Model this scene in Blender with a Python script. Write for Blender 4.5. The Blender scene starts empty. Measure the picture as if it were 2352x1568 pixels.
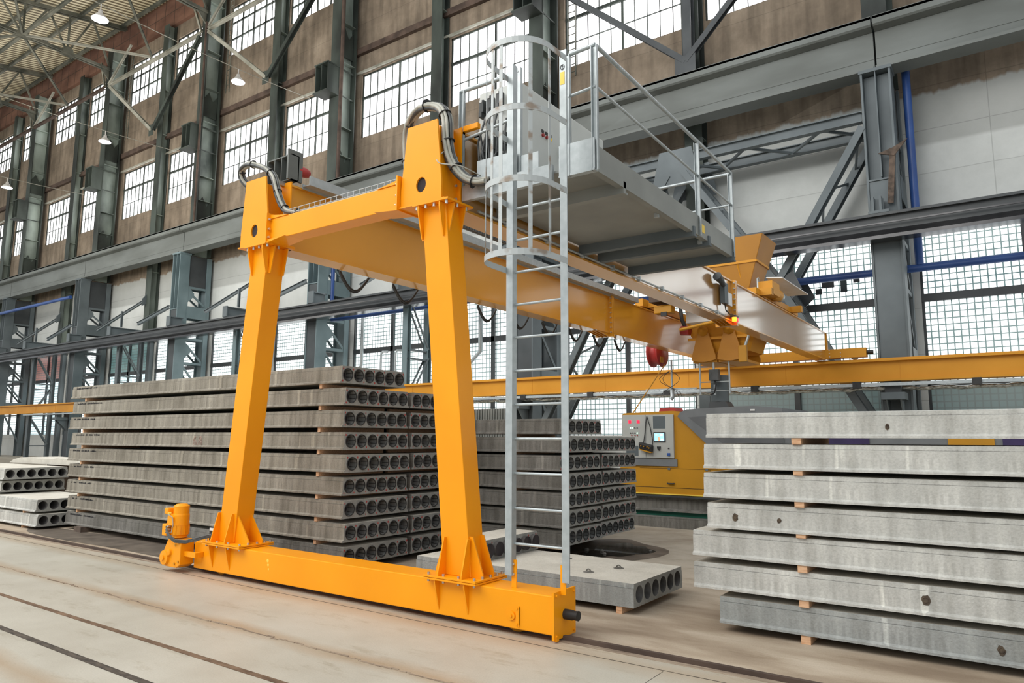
import bpy, bmesh, math, random
from mathutils import Vector, Matrix
random.seed(7)
PI = math.pi
SC = bpy.context.scene
COL = SC.collection

# ------------------------------------------------------------------ materials
def _nt(name):
    m = bpy.data.materials.new(name); m.use_nodes = True
    nt = m.node_tree; b = nt.nodes['Principled BSDF']
    return m, nt, b
def _n(nt, t, **k):
    n = nt.nodes.new(t)
    for a, v in k.items():
        if a in n.inputs: n.inputs[a].default_value = v
        else: setattr(n, a, v)
    return n
def _coord(nt, scale=(1, 1, 1), kind='Object'):
    tc = _n(nt, 'ShaderNodeTexCoord'); mp = _n(nt, 'ShaderNodeMapping')
    mp.inputs['Scale'].default_value = scale
    nt.links.new(tc.outputs[kind], mp.inputs['Vector'])
    return mp.outputs['Vector']
def _ramp(nt, fac, stops):
    r = _n(nt, 'ShaderNodeValToRGB')
    cr = r.color_ramp
    while len(cr.elements) < len(stops): cr.elements.new(.5)
    for e, (p, c) in zip(cr.elements, stops):
        e.position = p; e.color = (*c, 1) if len(c) == 3 else c
    nt.links.new(fac, r.inputs['Fac'])
    return r.outputs['Color']
def _mix(nt, fac, a, b, mode='MIX'):
    x = _n(nt, 'ShaderNodeMix', data_type='RGBA', blend_type=mode)
    for s, v in ((x.inputs[0], fac), (x.inputs[6], a), (x.inputs[7], b)):
        if hasattr(v, 'links'): nt.links.new(v, s)
        else: s.default_value = v if not isinstance(v, tuple) else (*v, 1)[:4]
    return x.outputs[2]
def _bump(nt, b, h, strength=.3, dist=.02):
    bp = _n(nt, 'ShaderNodeBump'); bp.inputs['Strength'].default_value = strength; bp.inputs['Distance'].default_value = dist
    nt.links.new(h, bp.inputs['Height']); nt.links.new(bp.outputs['Normal'], b.inputs['Normal'])
def mottled(name, a, c, scale=3, stretch=(1, 1, 1), rough=.6, metal=0, lo=.35, hi=.65, bump=0, coat=0, detail=5, spec=.5, kind='Object'):
    m, nt, b = _nt(name)
    v = _coord(nt, stretch, kind)
    no = _n(nt, 'ShaderNodeTexNoise'); no.inputs['Scale'].default_value = scale; no.inputs['Detail'].default_value = detail
    nt.links.new(v, no.inputs['Vector'])
    col = _ramp(nt, no.outputs['Fac'], [(lo, a), (hi, c)])
    nt.links.new(col, b.inputs['Base Color'])
    b.inputs['Roughness'].default_value = rough; b.inputs['Metallic'].default_value = metal
    b.inputs['Coat Weight'].default_value = coat; b.inputs['Coat Roughness'].default_value = .12
    b.inputs['Specular IOR Level'].default_value = spec
    if bump: _bump(nt, b, no.outputs['Fac'], bump)
    return m
def emis(name, col, s):
    m, nt, b = _nt(name)
    b.inputs['Base Color'].default_value = (*col, 1); b.inputs['Emission Color'].default_value = (*col, 1)
    b.inputs['Emission Strength'].default_value = s; b.inputs['Roughness'].default_value = .3
    return m

M = {}
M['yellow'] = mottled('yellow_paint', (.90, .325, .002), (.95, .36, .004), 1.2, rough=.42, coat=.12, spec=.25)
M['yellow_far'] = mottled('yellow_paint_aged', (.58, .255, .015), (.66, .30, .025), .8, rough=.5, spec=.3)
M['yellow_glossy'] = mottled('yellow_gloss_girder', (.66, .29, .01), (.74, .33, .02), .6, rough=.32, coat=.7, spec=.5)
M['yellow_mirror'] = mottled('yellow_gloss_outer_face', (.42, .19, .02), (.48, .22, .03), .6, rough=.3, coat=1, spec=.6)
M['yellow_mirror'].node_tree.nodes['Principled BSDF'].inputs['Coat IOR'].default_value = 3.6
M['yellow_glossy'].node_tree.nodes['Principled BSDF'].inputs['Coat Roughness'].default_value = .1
M['yellow_dusty'] = mottled('yellow_dusty_top', (.72, .38, .10), (.80, .46, .18), 4, rough=.7)
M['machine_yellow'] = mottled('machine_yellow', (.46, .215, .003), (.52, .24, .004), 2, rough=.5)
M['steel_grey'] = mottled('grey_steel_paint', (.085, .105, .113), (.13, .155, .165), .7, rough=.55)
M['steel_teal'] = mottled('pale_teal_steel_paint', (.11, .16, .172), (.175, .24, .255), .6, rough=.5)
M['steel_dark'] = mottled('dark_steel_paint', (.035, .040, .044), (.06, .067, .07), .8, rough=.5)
M['steel_front'] = mottled('shaded_front_steel', (.035, .043, .047), (.06, .07, .075), .8, rough=.6)  # shade on the column fronts painted in as a darker steel
M['girder_grey'] = mottled('runway_girder_grey', (.115, .125, .115), (.165, .18, .17), .35, (1, 1, 3), rough=.65)
M['steel_green'] = mottled('old_green_steel', (.012, .016, .013), (.055, .070, .058), .5, (1, 1, .5), rough=.65, lo=.38, hi=.62)
M['steel_green_pale'] = mottled('pale_green_web', (.035, .048, .04), (.33, .39, .34), .35, (1, 1, .5), rough=.6, lo=.35, hi=.6)  # side light on the webs painted in as a paler green
M['rust'] = mottled('rusty_steel', (.045, .028, .020), (.10, .065, .048), 1.5, rough=.8)
M['truss'] = mottled('weathered_truss_paint', (.045, .05, .038), (.17, .17, .135), .8, rough=.7)
M['truss_light'] = mottled('pale_brace_paint', (.20, .195, .155), (.40, .39, .33), .9, rough=.6)
M['galv'] = mottled('galvanised_steel', (.37, .41, .42), (.46, .50, .51), 14, rough=.38, metal=.35, lo=.3, hi=.7)
M['galv_dirty'] = mottled('galvanised_dusty', (.27, .22, .175), (.44, .47, .47), 5, (1, 1, 1.6), rough=.55, metal=.2, lo=.36, hi=.47)
M['plat_grey'] = mottled('platform_grey', (.24, .25, .235), (.30, .31, .29), 1.5, rough=.5, metal=.2)
M['cabinet'] = mottled('cabinet_grey', (.50, .52, .49), (.56, .58, .55), 2, rough=.45)
M['black_rubber'] = mottled('black_rubber', (.012, .012, .012), (.03, .03, .03), 6, rough=.6)
M['dark_plastic'] = mottled('dark_plastic', (.05, .055, .055), (.09, .095, .095), 6, rough=.5)
M['cable'] = mottled('grey_cable_sleeve', (.30, .30, .255), (.44, .44, .385), 6, rough=.55)
M['red'] = mottled('red_paint', (.30, .02, .018), (.42, .035, .03), 5, rough=.45)
M['orange_sticker'] = mottled('yellow_sticker', (.85, .58, .06), (.9, .65, .1), 4, rough=.5)
M['blue'] = mottled('blue_pipe_paint', (.02, .06, .22), (.035, .10, .33), .7, rough=.4)
M['black_gap'] = mottled('seam_black', (.008, .008, .008), (.02, .02, .02), 3, rough=.9)  # near-black for the machine's panel seams
M['wood'] = mottled('raw_timber', (.55, .30, .16), (.72, .46, .28), 12, (1, 6, 6), rough=.8)
M['wood_dark'] = mottled('dark_timber', (.06, .045, .035), (.14, .10, .075), 6, rough=.9)
M['white'] = mottled('white_paint', (.70, .70, .68), (.80, .80, .78), 3, rough=.5)
M['foil'] = mottled('crinkled_foil', (.18, .19, .17), (.75, .78, .74), 9, (1, 1, 3), rough=.3, metal=.8, bump=1)
M['bolt'] = mottled('bright_bolt', (.50, .50, .47), (.65, .65, .62), 9, rough=.3, metal=.7)
M['plug_inner'] = mottled('plug_grey', (.13, .135, .13), (.26, .265, .255), 12, rough=.5)
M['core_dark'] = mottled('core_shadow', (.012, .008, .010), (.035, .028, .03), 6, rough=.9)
M['core_wall_shade'] = mottled('core_wall_shade', (.055, .052, .05), (.12, .115, .11), 9, rough=.9)  # core shade painted in: bore walls darker than the cut ends
M['strand_red'] = mottled('strand_red', (.34, .03, .03), (.46, .06, .05), 6, rough=.8)
M['green_strip'] = mottled('green_strip', (.01, .11, .07), (.015, .15, .10), 3, rough=.5)
M['machine_grey'] = mottled('machine_grey', (.145, .155, .16), (.18, .19, .195), 3, rough=.55)
M['purple'] = mottled('purple_panel', (.025, .015, .07), (.04, .022, .10), 3, rough=.5)
M['panel_light'] = mottled('control_panel_grey', (.40, .41, .385), (.45, .46, .43), 3, rough=.5)
M['glass_dark'] = mottled('dark_window_glass', (.01, .02, .02), (.03, .06, .06), 1, rough=.15)
M['lamp_shade'] = mottled('enamel_shade', (.42, .40, .37), (.55, .53, .50), 3, rough=.4)
M['lamp_glow'] = emis('lamp_glow', (.98, .96, 1.0), 6)
M['led_green'] = emis('green_led', (.5, 1, .75), 2.5)
M['led_red'] = emis('red_display', (1, .02, .06), 1.3)
M['led_orange'] = emis('orange_lamp', (1, .28, .02), 3)
M['screen'] = emis('blue_screen', (.35, .62, .85), .9)
M['screen_hi'] = emis('screen_blocks', (.75, .85, .8), .8)
M['screen_or'] = emis('screen_orange', (.8, .35, .15), .8)
M['ink'] = mottled('black_ink', (.015, .015, .02), (.04, .04, .045), 5, rough=.8)
M['fascia'] = mottled('rust_brown_fascia', (.11, .050, .032), (.20, .10, .066), .5, (1, 1, 2), rough=.85)

# concrete with vertical weather streaks
def concrete(name, dark, light, streak=.5, scale=1.0, groove=True):
    m, nt, b = _nt(name)
    oi = _n(nt, 'ShaderNodeObjectInfo'); om = _n(nt, 'ShaderNodeMath', operation='MULTIPLY'); om.inputs[1].default_value = 61.7
    nt.links.new(oi.outputs['Random'], om.inputs[0]); oc = _n(nt, 'ShaderNodeCombineXYZ'); nt.links.new(om.outputs[0], oc.inputs[0])
    def _oc(nt_, sc_):
        tc_ = _n(nt, 'ShaderNodeTexCoord'); ad_ = _n(nt, 'ShaderNodeVectorMath', operation='ADD')
        nt.links.new(tc_.outputs['Object'], ad_.inputs[0]); nt.links.new(oc.outputs[0], ad_.inputs[1])
        ml_ = _n(nt, 'ShaderNodeVectorMath', operation='MULTIPLY'); ml_.inputs[1].default_value = sc_
        nt.links.new(ad_.outputs[0], ml_.inputs[0]); return ml_.outputs[0]
    v = _oc(nt, (1, 1, 1))
    n1 = _n(nt, 'ShaderNodeTexNoise'); n1.inputs['Scale'].default_value = 1.4 * scale; n1.inputs['Detail'].default_value = 8; n1.inputs['Roughness'].default_value = .65
    nt.links.new(v, n1.inputs['Vector'])
    base = _ramp(nt, n1.outputs['Fac'], [(.3, dark), (.7, light)])
    v2 = _oc(nt, (7, 7, .55))
    n2 = _n(nt, 'ShaderNodeTexNoise'); n2.inputs['Scale'].default_value = 1.6 * scale; n2.inputs['Detail'].default_value = 6
    nt.links.new(v2, n2.inputs['Vector'])
    st = _ramp(nt, n2.outputs['Fac'], [(.35, (.72, .71, .69)), (.52, (1, 1, 1)), (.72, (1.22, 1.22, 1.2))])
    col = _mix(nt, streak, base, st, 'MULTIPLY')
    n3 = _n(nt, 'ShaderNodeTexNoise'); n3.inputs['Scale'].default_value = 60; n3.inputs['Detail'].default_value = 3
    nt.links.new(v, n3.inputs['Vector'])
    col = _mix(nt, .35, col, _ramp(nt, n3.outputs['Fac'], [(.3, (.7, .7, .7)), (.6, (1.05, 1.05, 1.05))]), 'MULTIPLY')
    # white lime runs and dark stains
    v5 = _oc(nt, (2.6, 2.6, .35)); n5 = _n(nt, 'ShaderNodeTexNoise'); n5.inputs['Scale'].default_value = 1.7; n5.inputs['Detail'].default_value = 9; n5.inputs['Roughness'].default_value = .7
    nt.links.new(v5, n5.inputs['Vector'])
    col = _mix(nt, streak, col, _ramp(nt, n5.outputs['Fac'], [(.3, (.62, .61, .59)), (.45, (1, 1, 1)), (.62, (1, 1, 1)), (.70, (1.45, 1.45, 1.42))]), 'MULTIPLY')
    v8 = _oc(nt, (7, 7, .5)); n8 = _n(nt, 'ShaderNodeTexNoise'); n8.inputs['Scale'].default_value = 1.1; n8.inputs['Detail'].default_value = 2
    nt.links.new(v8, n8.inputs['Vector'])
    if groove: col = _mix(nt, 1, col, _ramp(nt, n8.outputs['Fac'], [(.65, (1, 1, 1)), (.69, (1.4, 1.4, 1.38))]), 'MULTIPLY')
    if groove:
        tc = _n(nt, 'ShaderNodeTexCoord'); sep = _n(nt, 'ShaderNodeSeparateXYZ'); nt.links.new(tc.outputs['Object'], sep.inputs[0])
        zz = _n(nt, 'ShaderNodeMath', operation='MULTIPLY_ADD'); zz.inputs[1].default_value = .006
        nt.links.new(n3.outputs['Fac'], zz.inputs[0]); nt.links.new(sep.outputs['Z'], zz.inputs[2])
        line = _ramp(nt, zz.outputs[0], [(.1775, (1, 1, 1)), (.1795, (.35, .34, .33)), (.1815, (.35, .34, .33)), (.1835, (1, 1, 1))])  # groove shade painted as a dark line; the modelled step barely shows
        col = _mix(nt, 1, col, line, 'MULTIPLY')
        # vertical drag marks on the lower half of the slab side
        wv = _n(nt, 'ShaderNodeTexWave'); wv.inputs['Scale'].default_value = 5.5; wv.inputs['Distortion'].default_value = 3.5; wv.inputs['Detail'].default_value = 3
        nt.links.new(_oc(nt, (1, 0, .6)), wv.inputs['Vector'])
        lowm = _ramp(nt, sep.outputs['Z'], [(.02, (0, 0, 0)), (.05, (1, 1, 1)), (.10, (1, 1, 1)), (.13, (0, 0, 0))])
        wf = _mix(nt, 1, lowm, _ramp(nt, n1.outputs['Fac'], [(.42, (0, 0, 0)), (.62, (.45, .45, .45))]), 'MULTIPLY')
        col = _mix(nt, wf, col, _mix(nt, 1, col, _ramp(nt, wv.outputs['Fac'], [(.2, (.72, .72, .72)), (.7, (1.12, 1.12, 1.12))]), 'MULTIPLY'))
    nt.links.new(col, b.inputs['Base Color'])
    b.inputs['Roughness'].default_value = .88; b.inputs['Specular IOR Level'].default_value = .25
    ad = _n(nt, 'ShaderNodeMath', operation='ADD')
    nt.links.new(n2.outputs['Fac'], ad.inputs[0]); nt.links.new(n3.outputs['Fac'], ad.inputs[1])
    _bump(nt, b, ad.outputs[0], .35, .012)
    return m
M['concrete_warm'] = concrete('concrete_warm_grey', (.20, .18, .145), (.34, .315, .265), .9)
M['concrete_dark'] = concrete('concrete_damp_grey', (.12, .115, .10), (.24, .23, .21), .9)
M['concrete_pale'] = concrete('concrete_pale', (.40, .40, .375), (.62, .615, .575), .55)
M['concrete_blue'] = concrete('concrete_fresh_grey', (.26, .275, .265), (.40, .41, .395), .6)
M['concrete_end'] = concrete('concrete_cut_end', (.25, .25, .23), (.36, .36, .335), .2, 3, False)
M['concrete_top'] = concrete('concrete_dusty_top', (.55, .52, .45), (.70, .67, .59), .1, 2, False)

# wall: brown precast above, whitewashed below (split by real height)
def wall_material():
    m, nt, b = _nt('hall_wall')
    tc = _n(nt, 'ShaderNodeTexCoord'); sep = _n(nt, 'ShaderNodeSeparateXYZ')
    nt.links.new(tc.outputs['Object'], sep.inputs[0])
    v = _coord(nt, (1, 1, 1))
    n1 = _n(nt, 'ShaderNodeTexNoise'); n1.inputs['Scale'].default_value = .35; n1.inputs['Detail'].default_value = 8; n1.inputs['Roughness'].default_value = .7
    nt.links.new(v, n1.inputs['Vector'])
    v2 = _coord(nt, (3, 1, .35))
    n2 = _n(nt, 'ShaderNodeTexNoise'); n2.inputs['Scale'].default_value = 1; n2.inputs['Detail'].default_value = 6
    nt.links.new(v2, n2.inputs['Vector'])
    brown = _ramp(nt, n1.outputs['Fac'], [(.28, (.125, .098, .072)), (.5, (.215, .170, .125)), (.72, (.33, .27, .205))])
    brown = _mix(nt, .7, brown, _ramp(nt, n2.outputs['Fac'], [(.35, (.6, .58, .55)), (.6, (1.1, 1.08, 1.05))]), 'MULTIPLY')
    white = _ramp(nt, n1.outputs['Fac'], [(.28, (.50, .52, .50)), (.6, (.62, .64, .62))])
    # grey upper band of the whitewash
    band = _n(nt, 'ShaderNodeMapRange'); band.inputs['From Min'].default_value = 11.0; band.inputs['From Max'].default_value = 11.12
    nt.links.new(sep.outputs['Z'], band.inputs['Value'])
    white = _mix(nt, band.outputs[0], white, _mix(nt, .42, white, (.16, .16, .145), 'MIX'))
    hz = _n(nt, 'ShaderNodeMath', operation='MULTIPLY_ADD'); hz.inputs[1].default_value = .5
    nt.links.new(n2.outputs['Fac'], hz.inputs[0]); nt.links.new(sep.outputs['Z'], hz.inputs[2])
    sp = _n(nt, 'ShaderNodeMapRange'); sp.inputs['From Min'].default_value = 12.98; sp.inputs['From Max'].default_value = 13.10
    nt.links.new(hz.outputs[0], sp.inputs['Value'])
    col = _mix(nt, sp.outputs[0], white, brown)
    # panel joints
    br = _n(nt, 'ShaderNodeTexBrick'); br.offset = 0
    br.inputs['Color1'].default_value = (1, 1, 1, 1); br.inputs['Color2'].default_value = (.93, .93, .93, 1); br.inputs['Mortar'].default_value = (.74, .74, .74, 1)
    br.inputs['Scale'].default_value = 1; br.inputs['Mortar Size'].default_value = .014; br.inputs['Brick Width'].default_value = 60; br.inputs['Row Height'].default_value = 1.45
    wob = _n(nt, 'ShaderNodeMath', operation='MULTIPLY_ADD'); wob.inputs[1].default_value = .10
    nt.links.new(n1.outputs['Fac'], wob.inputs[0]); nt.links.new(sep.outputs['Z'], wob.inputs[2])
    cmb = _n(nt, 'ShaderNodeCombineXYZ'); nt.links.new(sep.outputs['X'], cmb.inputs[0]); nt.links.new(wob.outputs[0], cmb.inputs[1])
    nt.links.new(cmb.outputs[0], br.inputs['Vector'])
    col = _mix(nt, 1, col, br.outputs['Color'], 'MULTIPLY')
    nt.links.new(col, b.inputs['Base Color']); b.inputs['Roughness'].default_value = .9
    _bump(nt, b, n1.outputs['Fac'], .3, .05)
    return m
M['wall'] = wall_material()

def floor_material():
    m, nt, b = _nt('hall_floor')
    tc = _n(nt, 'ShaderNodeTexCoord'); sep = _n(nt, 'ShaderNodeSeparateXYZ')
    nt.links.new(tc.outputs['Object'], sep.inputs[0])
    v = _coord(nt, (1, 1, 1)); vs = _coord(nt, (.6, 2.0, 1))
    n1 = _n(nt, 'ShaderNodeTexNoise'); n1.inputs['Scale'].default_value = .8; n1.inputs['Detail'].default_value = 9; n1.inputs['Roughness'].default_value = .65
    nt.links.new(v, n1.inputs['Vector'])
    n2 = _n(nt, 'ShaderNodeTexNoise'); n2.inputs['Scale'].default_value = 1.6; n2.inputs['Detail'].default_value = 8
    nt.links.new(vs, n2.inputs['Vector'])
    pale = _ramp(nt, n1.outputs['Fac'], [(.3, (.40, .37, .305)), (.55, (.475, .45, .38)), (.75, (.52, .495, .43))])
    dust = _ramp(nt, n2.outputs['Fac'], [(.3, (.26, .195, .135)), (.5, (.40, .32, .235)), (.72, (.55, .47, .37))])
    # beyond the crane track the floor is bare dusty concrete
    yy = _n(nt, 'ShaderNodeMath', operation='MULTIPLY_ADD'); yy.inputs[1].default_value = .55
    nt.links.new(n2.outputs['Fac'], yy.inputs[0]); nt.links.new(sep.outputs['Y'], yy.inputs[2])
    mr = _n(nt, 'ShaderNodeMapRange'); mr.inputs['From Min'].default_value = 5.28; mr.inputs['From Max'].default_value = 5.62
    nt.links.new(yy.outputs[0], mr.inputs['Value'])
    far = _n(nt, 'ShaderNodeMapRange'); far.inputs['From Min'].default_value = 6.6; far.inputs['From Max'].default_value = 9.5
    nt.links.new(sep.outputs['Y'], far.inputs['Value'])
    mid = _ramp(nt, n1.outputs['Fac'], [(.3, (.30, .25, .19)), (.6, (.48, .43, .35))])
    dust2 = _mix(nt, far.outputs[0], dust, mid)
    col = _mix(nt, mr.outputs[0], pale, dust2)
    # brown dust swept along the bed joints
    for y0, w, amt in ((3.93, .16, .75), (2.33, .17, .8), (5.02, .22, .55)):
        d = _n(nt, 'ShaderNodeMath', operation='SUBTRACT'); d.inputs[1].default_value = y0
        nt.links.new(sep.outputs['Y'], d.inputs[0])
        a = _n(nt, 'ShaderNodeMath', operation='ABSOLUTE'); nt.links.new(d.outputs[0], a.inputs[0])
        s = _n(nt, 'ShaderNodeMath', operation='MULTIPLY_ADD'); s.inputs[1].default_value = -.25
        nt.links.new(n2.outputs['Fac'], s.inputs[0]); nt.links.new(a.outputs[0], s.inputs[2])
        r = _n(nt, 'ShaderNodeMapRange'); r.inputs['From Min'].default_value = w - .125; r.inputs['From Max'].default_value = -.125
        r.inputs['To Max'].default_value = amt
        nt.links.new(s.outputs[0], r.inputs['Value'])
        col = _mix(nt, r.outputs[0], col, (.36, .255, .155))
    # small dark scuffs
    n4 = _n(nt, 'ShaderNodeTexNoise'); n4.inputs['Scale'].default_value = 3; n4.inputs['Detail'].default_value = 10; n4.inputs['Roughness'].default_value = .75
    nt.links.new(vs, n4.inputs['Vector'])
    col = _mix(nt, 1, col, _ramp(nt, n4.outputs['Fac'], [(.27, (.55, .53, .5)), (.36, (1, 1, 1))]), 'MULTIPLY')
    n6 = _n(nt, 'ShaderNodeTexNoise'); n6.inputs['Scale'].default_value = 2.2; n6.inputs['Detail'].default_value = 12; n6.inputs['Roughness'].default_value = .8
    nt.links.new(_coord(nt, (.5, 1.6, 1)), n6.inputs['Vector'])
    col = _mix(nt, 1, col, _ramp(nt, n6.outputs['Fac'], [(.36, (.80, .77, .72)), (.46, (1, 1, 1)), (.6, (1, 1, 1)), (.66, (1.06, 1.06, 1.05))]), 'MULTIPLY')
    n7 = _n(nt, 'ShaderNodeTexNoise'); n7.inputs['Scale'].default_value = 90; n7.inputs['Detail'].default_value = 2
    nt.links.new(v, n7.inputs['Vector'])
    col = _mix(nt, .5, col, _ramp(nt, n7.outputs['Fac'], [(.3, (.82, .81, .8)), (.6, (1.04, 1.04, 1.04))]), 'MULTIPLY')
    nt.links.new(col, b.inputs['Base Color'])
    ro = _n(nt, 'ShaderNodeMapRange'); ro.inputs['To Min'].default_value = .45; ro.inputs['To Max'].default_value = .8
    nt.links.new(mr.outputs[0], ro.inputs['Value']); nt.links.new(ro.outputs[0], b.inputs['Roughness'])
    _bump(nt, b, n4.outputs['Fac'], .15, .01)
    return m
M['floor'] = floor_material()

def ceiling_material():
    m, nt, b = _nt('corrugated_roof')
    v = _coord(nt, (1, 0, 0))
    w = _n(nt, 'ShaderNodeTexWave'); w.inputs['Scale'].default_value = .75; w.inputs['Distortion'].default_value = 0; w.bands_direction = 'X'
    nt.links.new(v, w.inputs['Vector'])
    n1 = _n(nt, 'ShaderNodeTexNoise'); n1.inputs['Scale'].default_value = .4; nt.links.new(_coord(nt), n1.inputs['Vector'])
    c = _ramp(nt, w.outputs['Fac'], [(.15, (.16, .125, .07)), (.5, (.60, .53, .36)), (.85, (.85, .77, .55))])
    c = _mix(nt, .6, c, _ramp(nt, n1.outputs['Fac'], [(.3, (.6, .58, .5)), (.6, (1, 1, 1))]), 'MULTIPLY')
    nt.links.new(c, b.inputs['Base Color']); b.inputs['Roughness'].default_value = .6
    b.inputs['Emission Strength'].default_value = 0
    _bump(nt, b, w.outputs['Fac'], .8, .12)
    return m
M['roof'] = ceiling_material()

def glass_emit(name, col, s):
    m, nt, b = _nt(name)
    v = _coord(nt, (1, 1, 1)); n1 = _n(nt, 'ShaderNodeTexNoise'); n1.inputs['Scale'].default_value = .5
    nt.links.new(v, n1.inputs['Vector'])
    c = _mix(nt, .25, col, _ramp(nt, n1.outputs['Fac'], [(.35, (.85, .9, .9)), (.6, (1, 1, 1))]), 'MULTIPLY')
    nt.links.new(c, b.inputs['Emission Color']); nt.links.new(c, b.inputs['Base Color'])
    b.inputs['Emission Strength'].default_value = s; b.inputs['Roughness'].default_value = .2
    return m
M['pane'] = glass_emit('bright_window_glass', (1.0, .98, 1.0), 3.2)

def block_glass(name, col, s, low=None):
    m, nt, b = _nt(name)
    tc = _n(nt, 'ShaderNodeTexCoord'); sep = _n(nt, 'ShaderNodeSeparateXYZ'); cmb = _n(nt, 'ShaderNodeCombineXYZ')
    nt.links.new(tc.outputs['Object'], sep.inputs[0]); nt.links.new(sep.outputs['X'], cmb.inputs[0]); nt.links.new(sep.outputs['Z'], cmb.inputs[1])
    br = _n(nt, 'ShaderNodeTexBrick'); br.offset = 0
    br.inputs['Color1'].default_value = (1, 1, 1, 1); br.inputs['Color2'].default_value = (.86, .93, .93, 1)
    br.inputs['Mortar'].default_value = (.022, .05, .05, 1)
    br.inputs['Scale'].default_value = 1; br.inputs['Mortar Size'].default_value = .027; br.inputs['Mortar Smooth'].default_value = .5
    br.inputs['Brick Width'].default_value = .2; br.inputs['Row Height'].default_value = .2
    nt.links.new(cmb.outputs[0], br.inputs['Vector'])
    c = _mix(nt, 1, br.outputs['Color'], col, 'MULTIPLY')
    if low:
        mr = _n(nt, 'ShaderNodeMapRange'); mr.inputs['From Min'].default_value = low[0]; mr.inputs['From Max'].default_value = low[0] + .25
        nt.links.new(sep.outputs['Z'], mr.inputs['Value'])
        lc = _mix(nt, 1, br.outputs['Color'], low[1], 'MULTIPLY')
        c = _mix(nt, mr.outputs[0], lc, c)
    nt.links.new(c, b.inputs['Emission Color'])
    b.inputs['Base Color'].default_value = (.25, .3, .3, 1)
    b.inputs['Emission Strength'].default_value = s; b.inputs['Roughness'].default_value = .25
    return m
M['block'] = block_glass('glass_blocks_bright', (1, 1, 1), 2.1)
M['block_right'] = block_glass('glass_blocks_bright_over_dark', (1, 1, 1), 2.3, (3.35, (.008, .017, .0165)))
M['block_teal'] = block_glass('glass_blocks_teal', (.03, .09, .09), 1.6, (5.9, (.75, .95, 1)))
M['block_red'] = block_glass('glass_blocks_red', (.17, .035, .025), 1.6, (5.9, (.8, .95, 1)))

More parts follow.
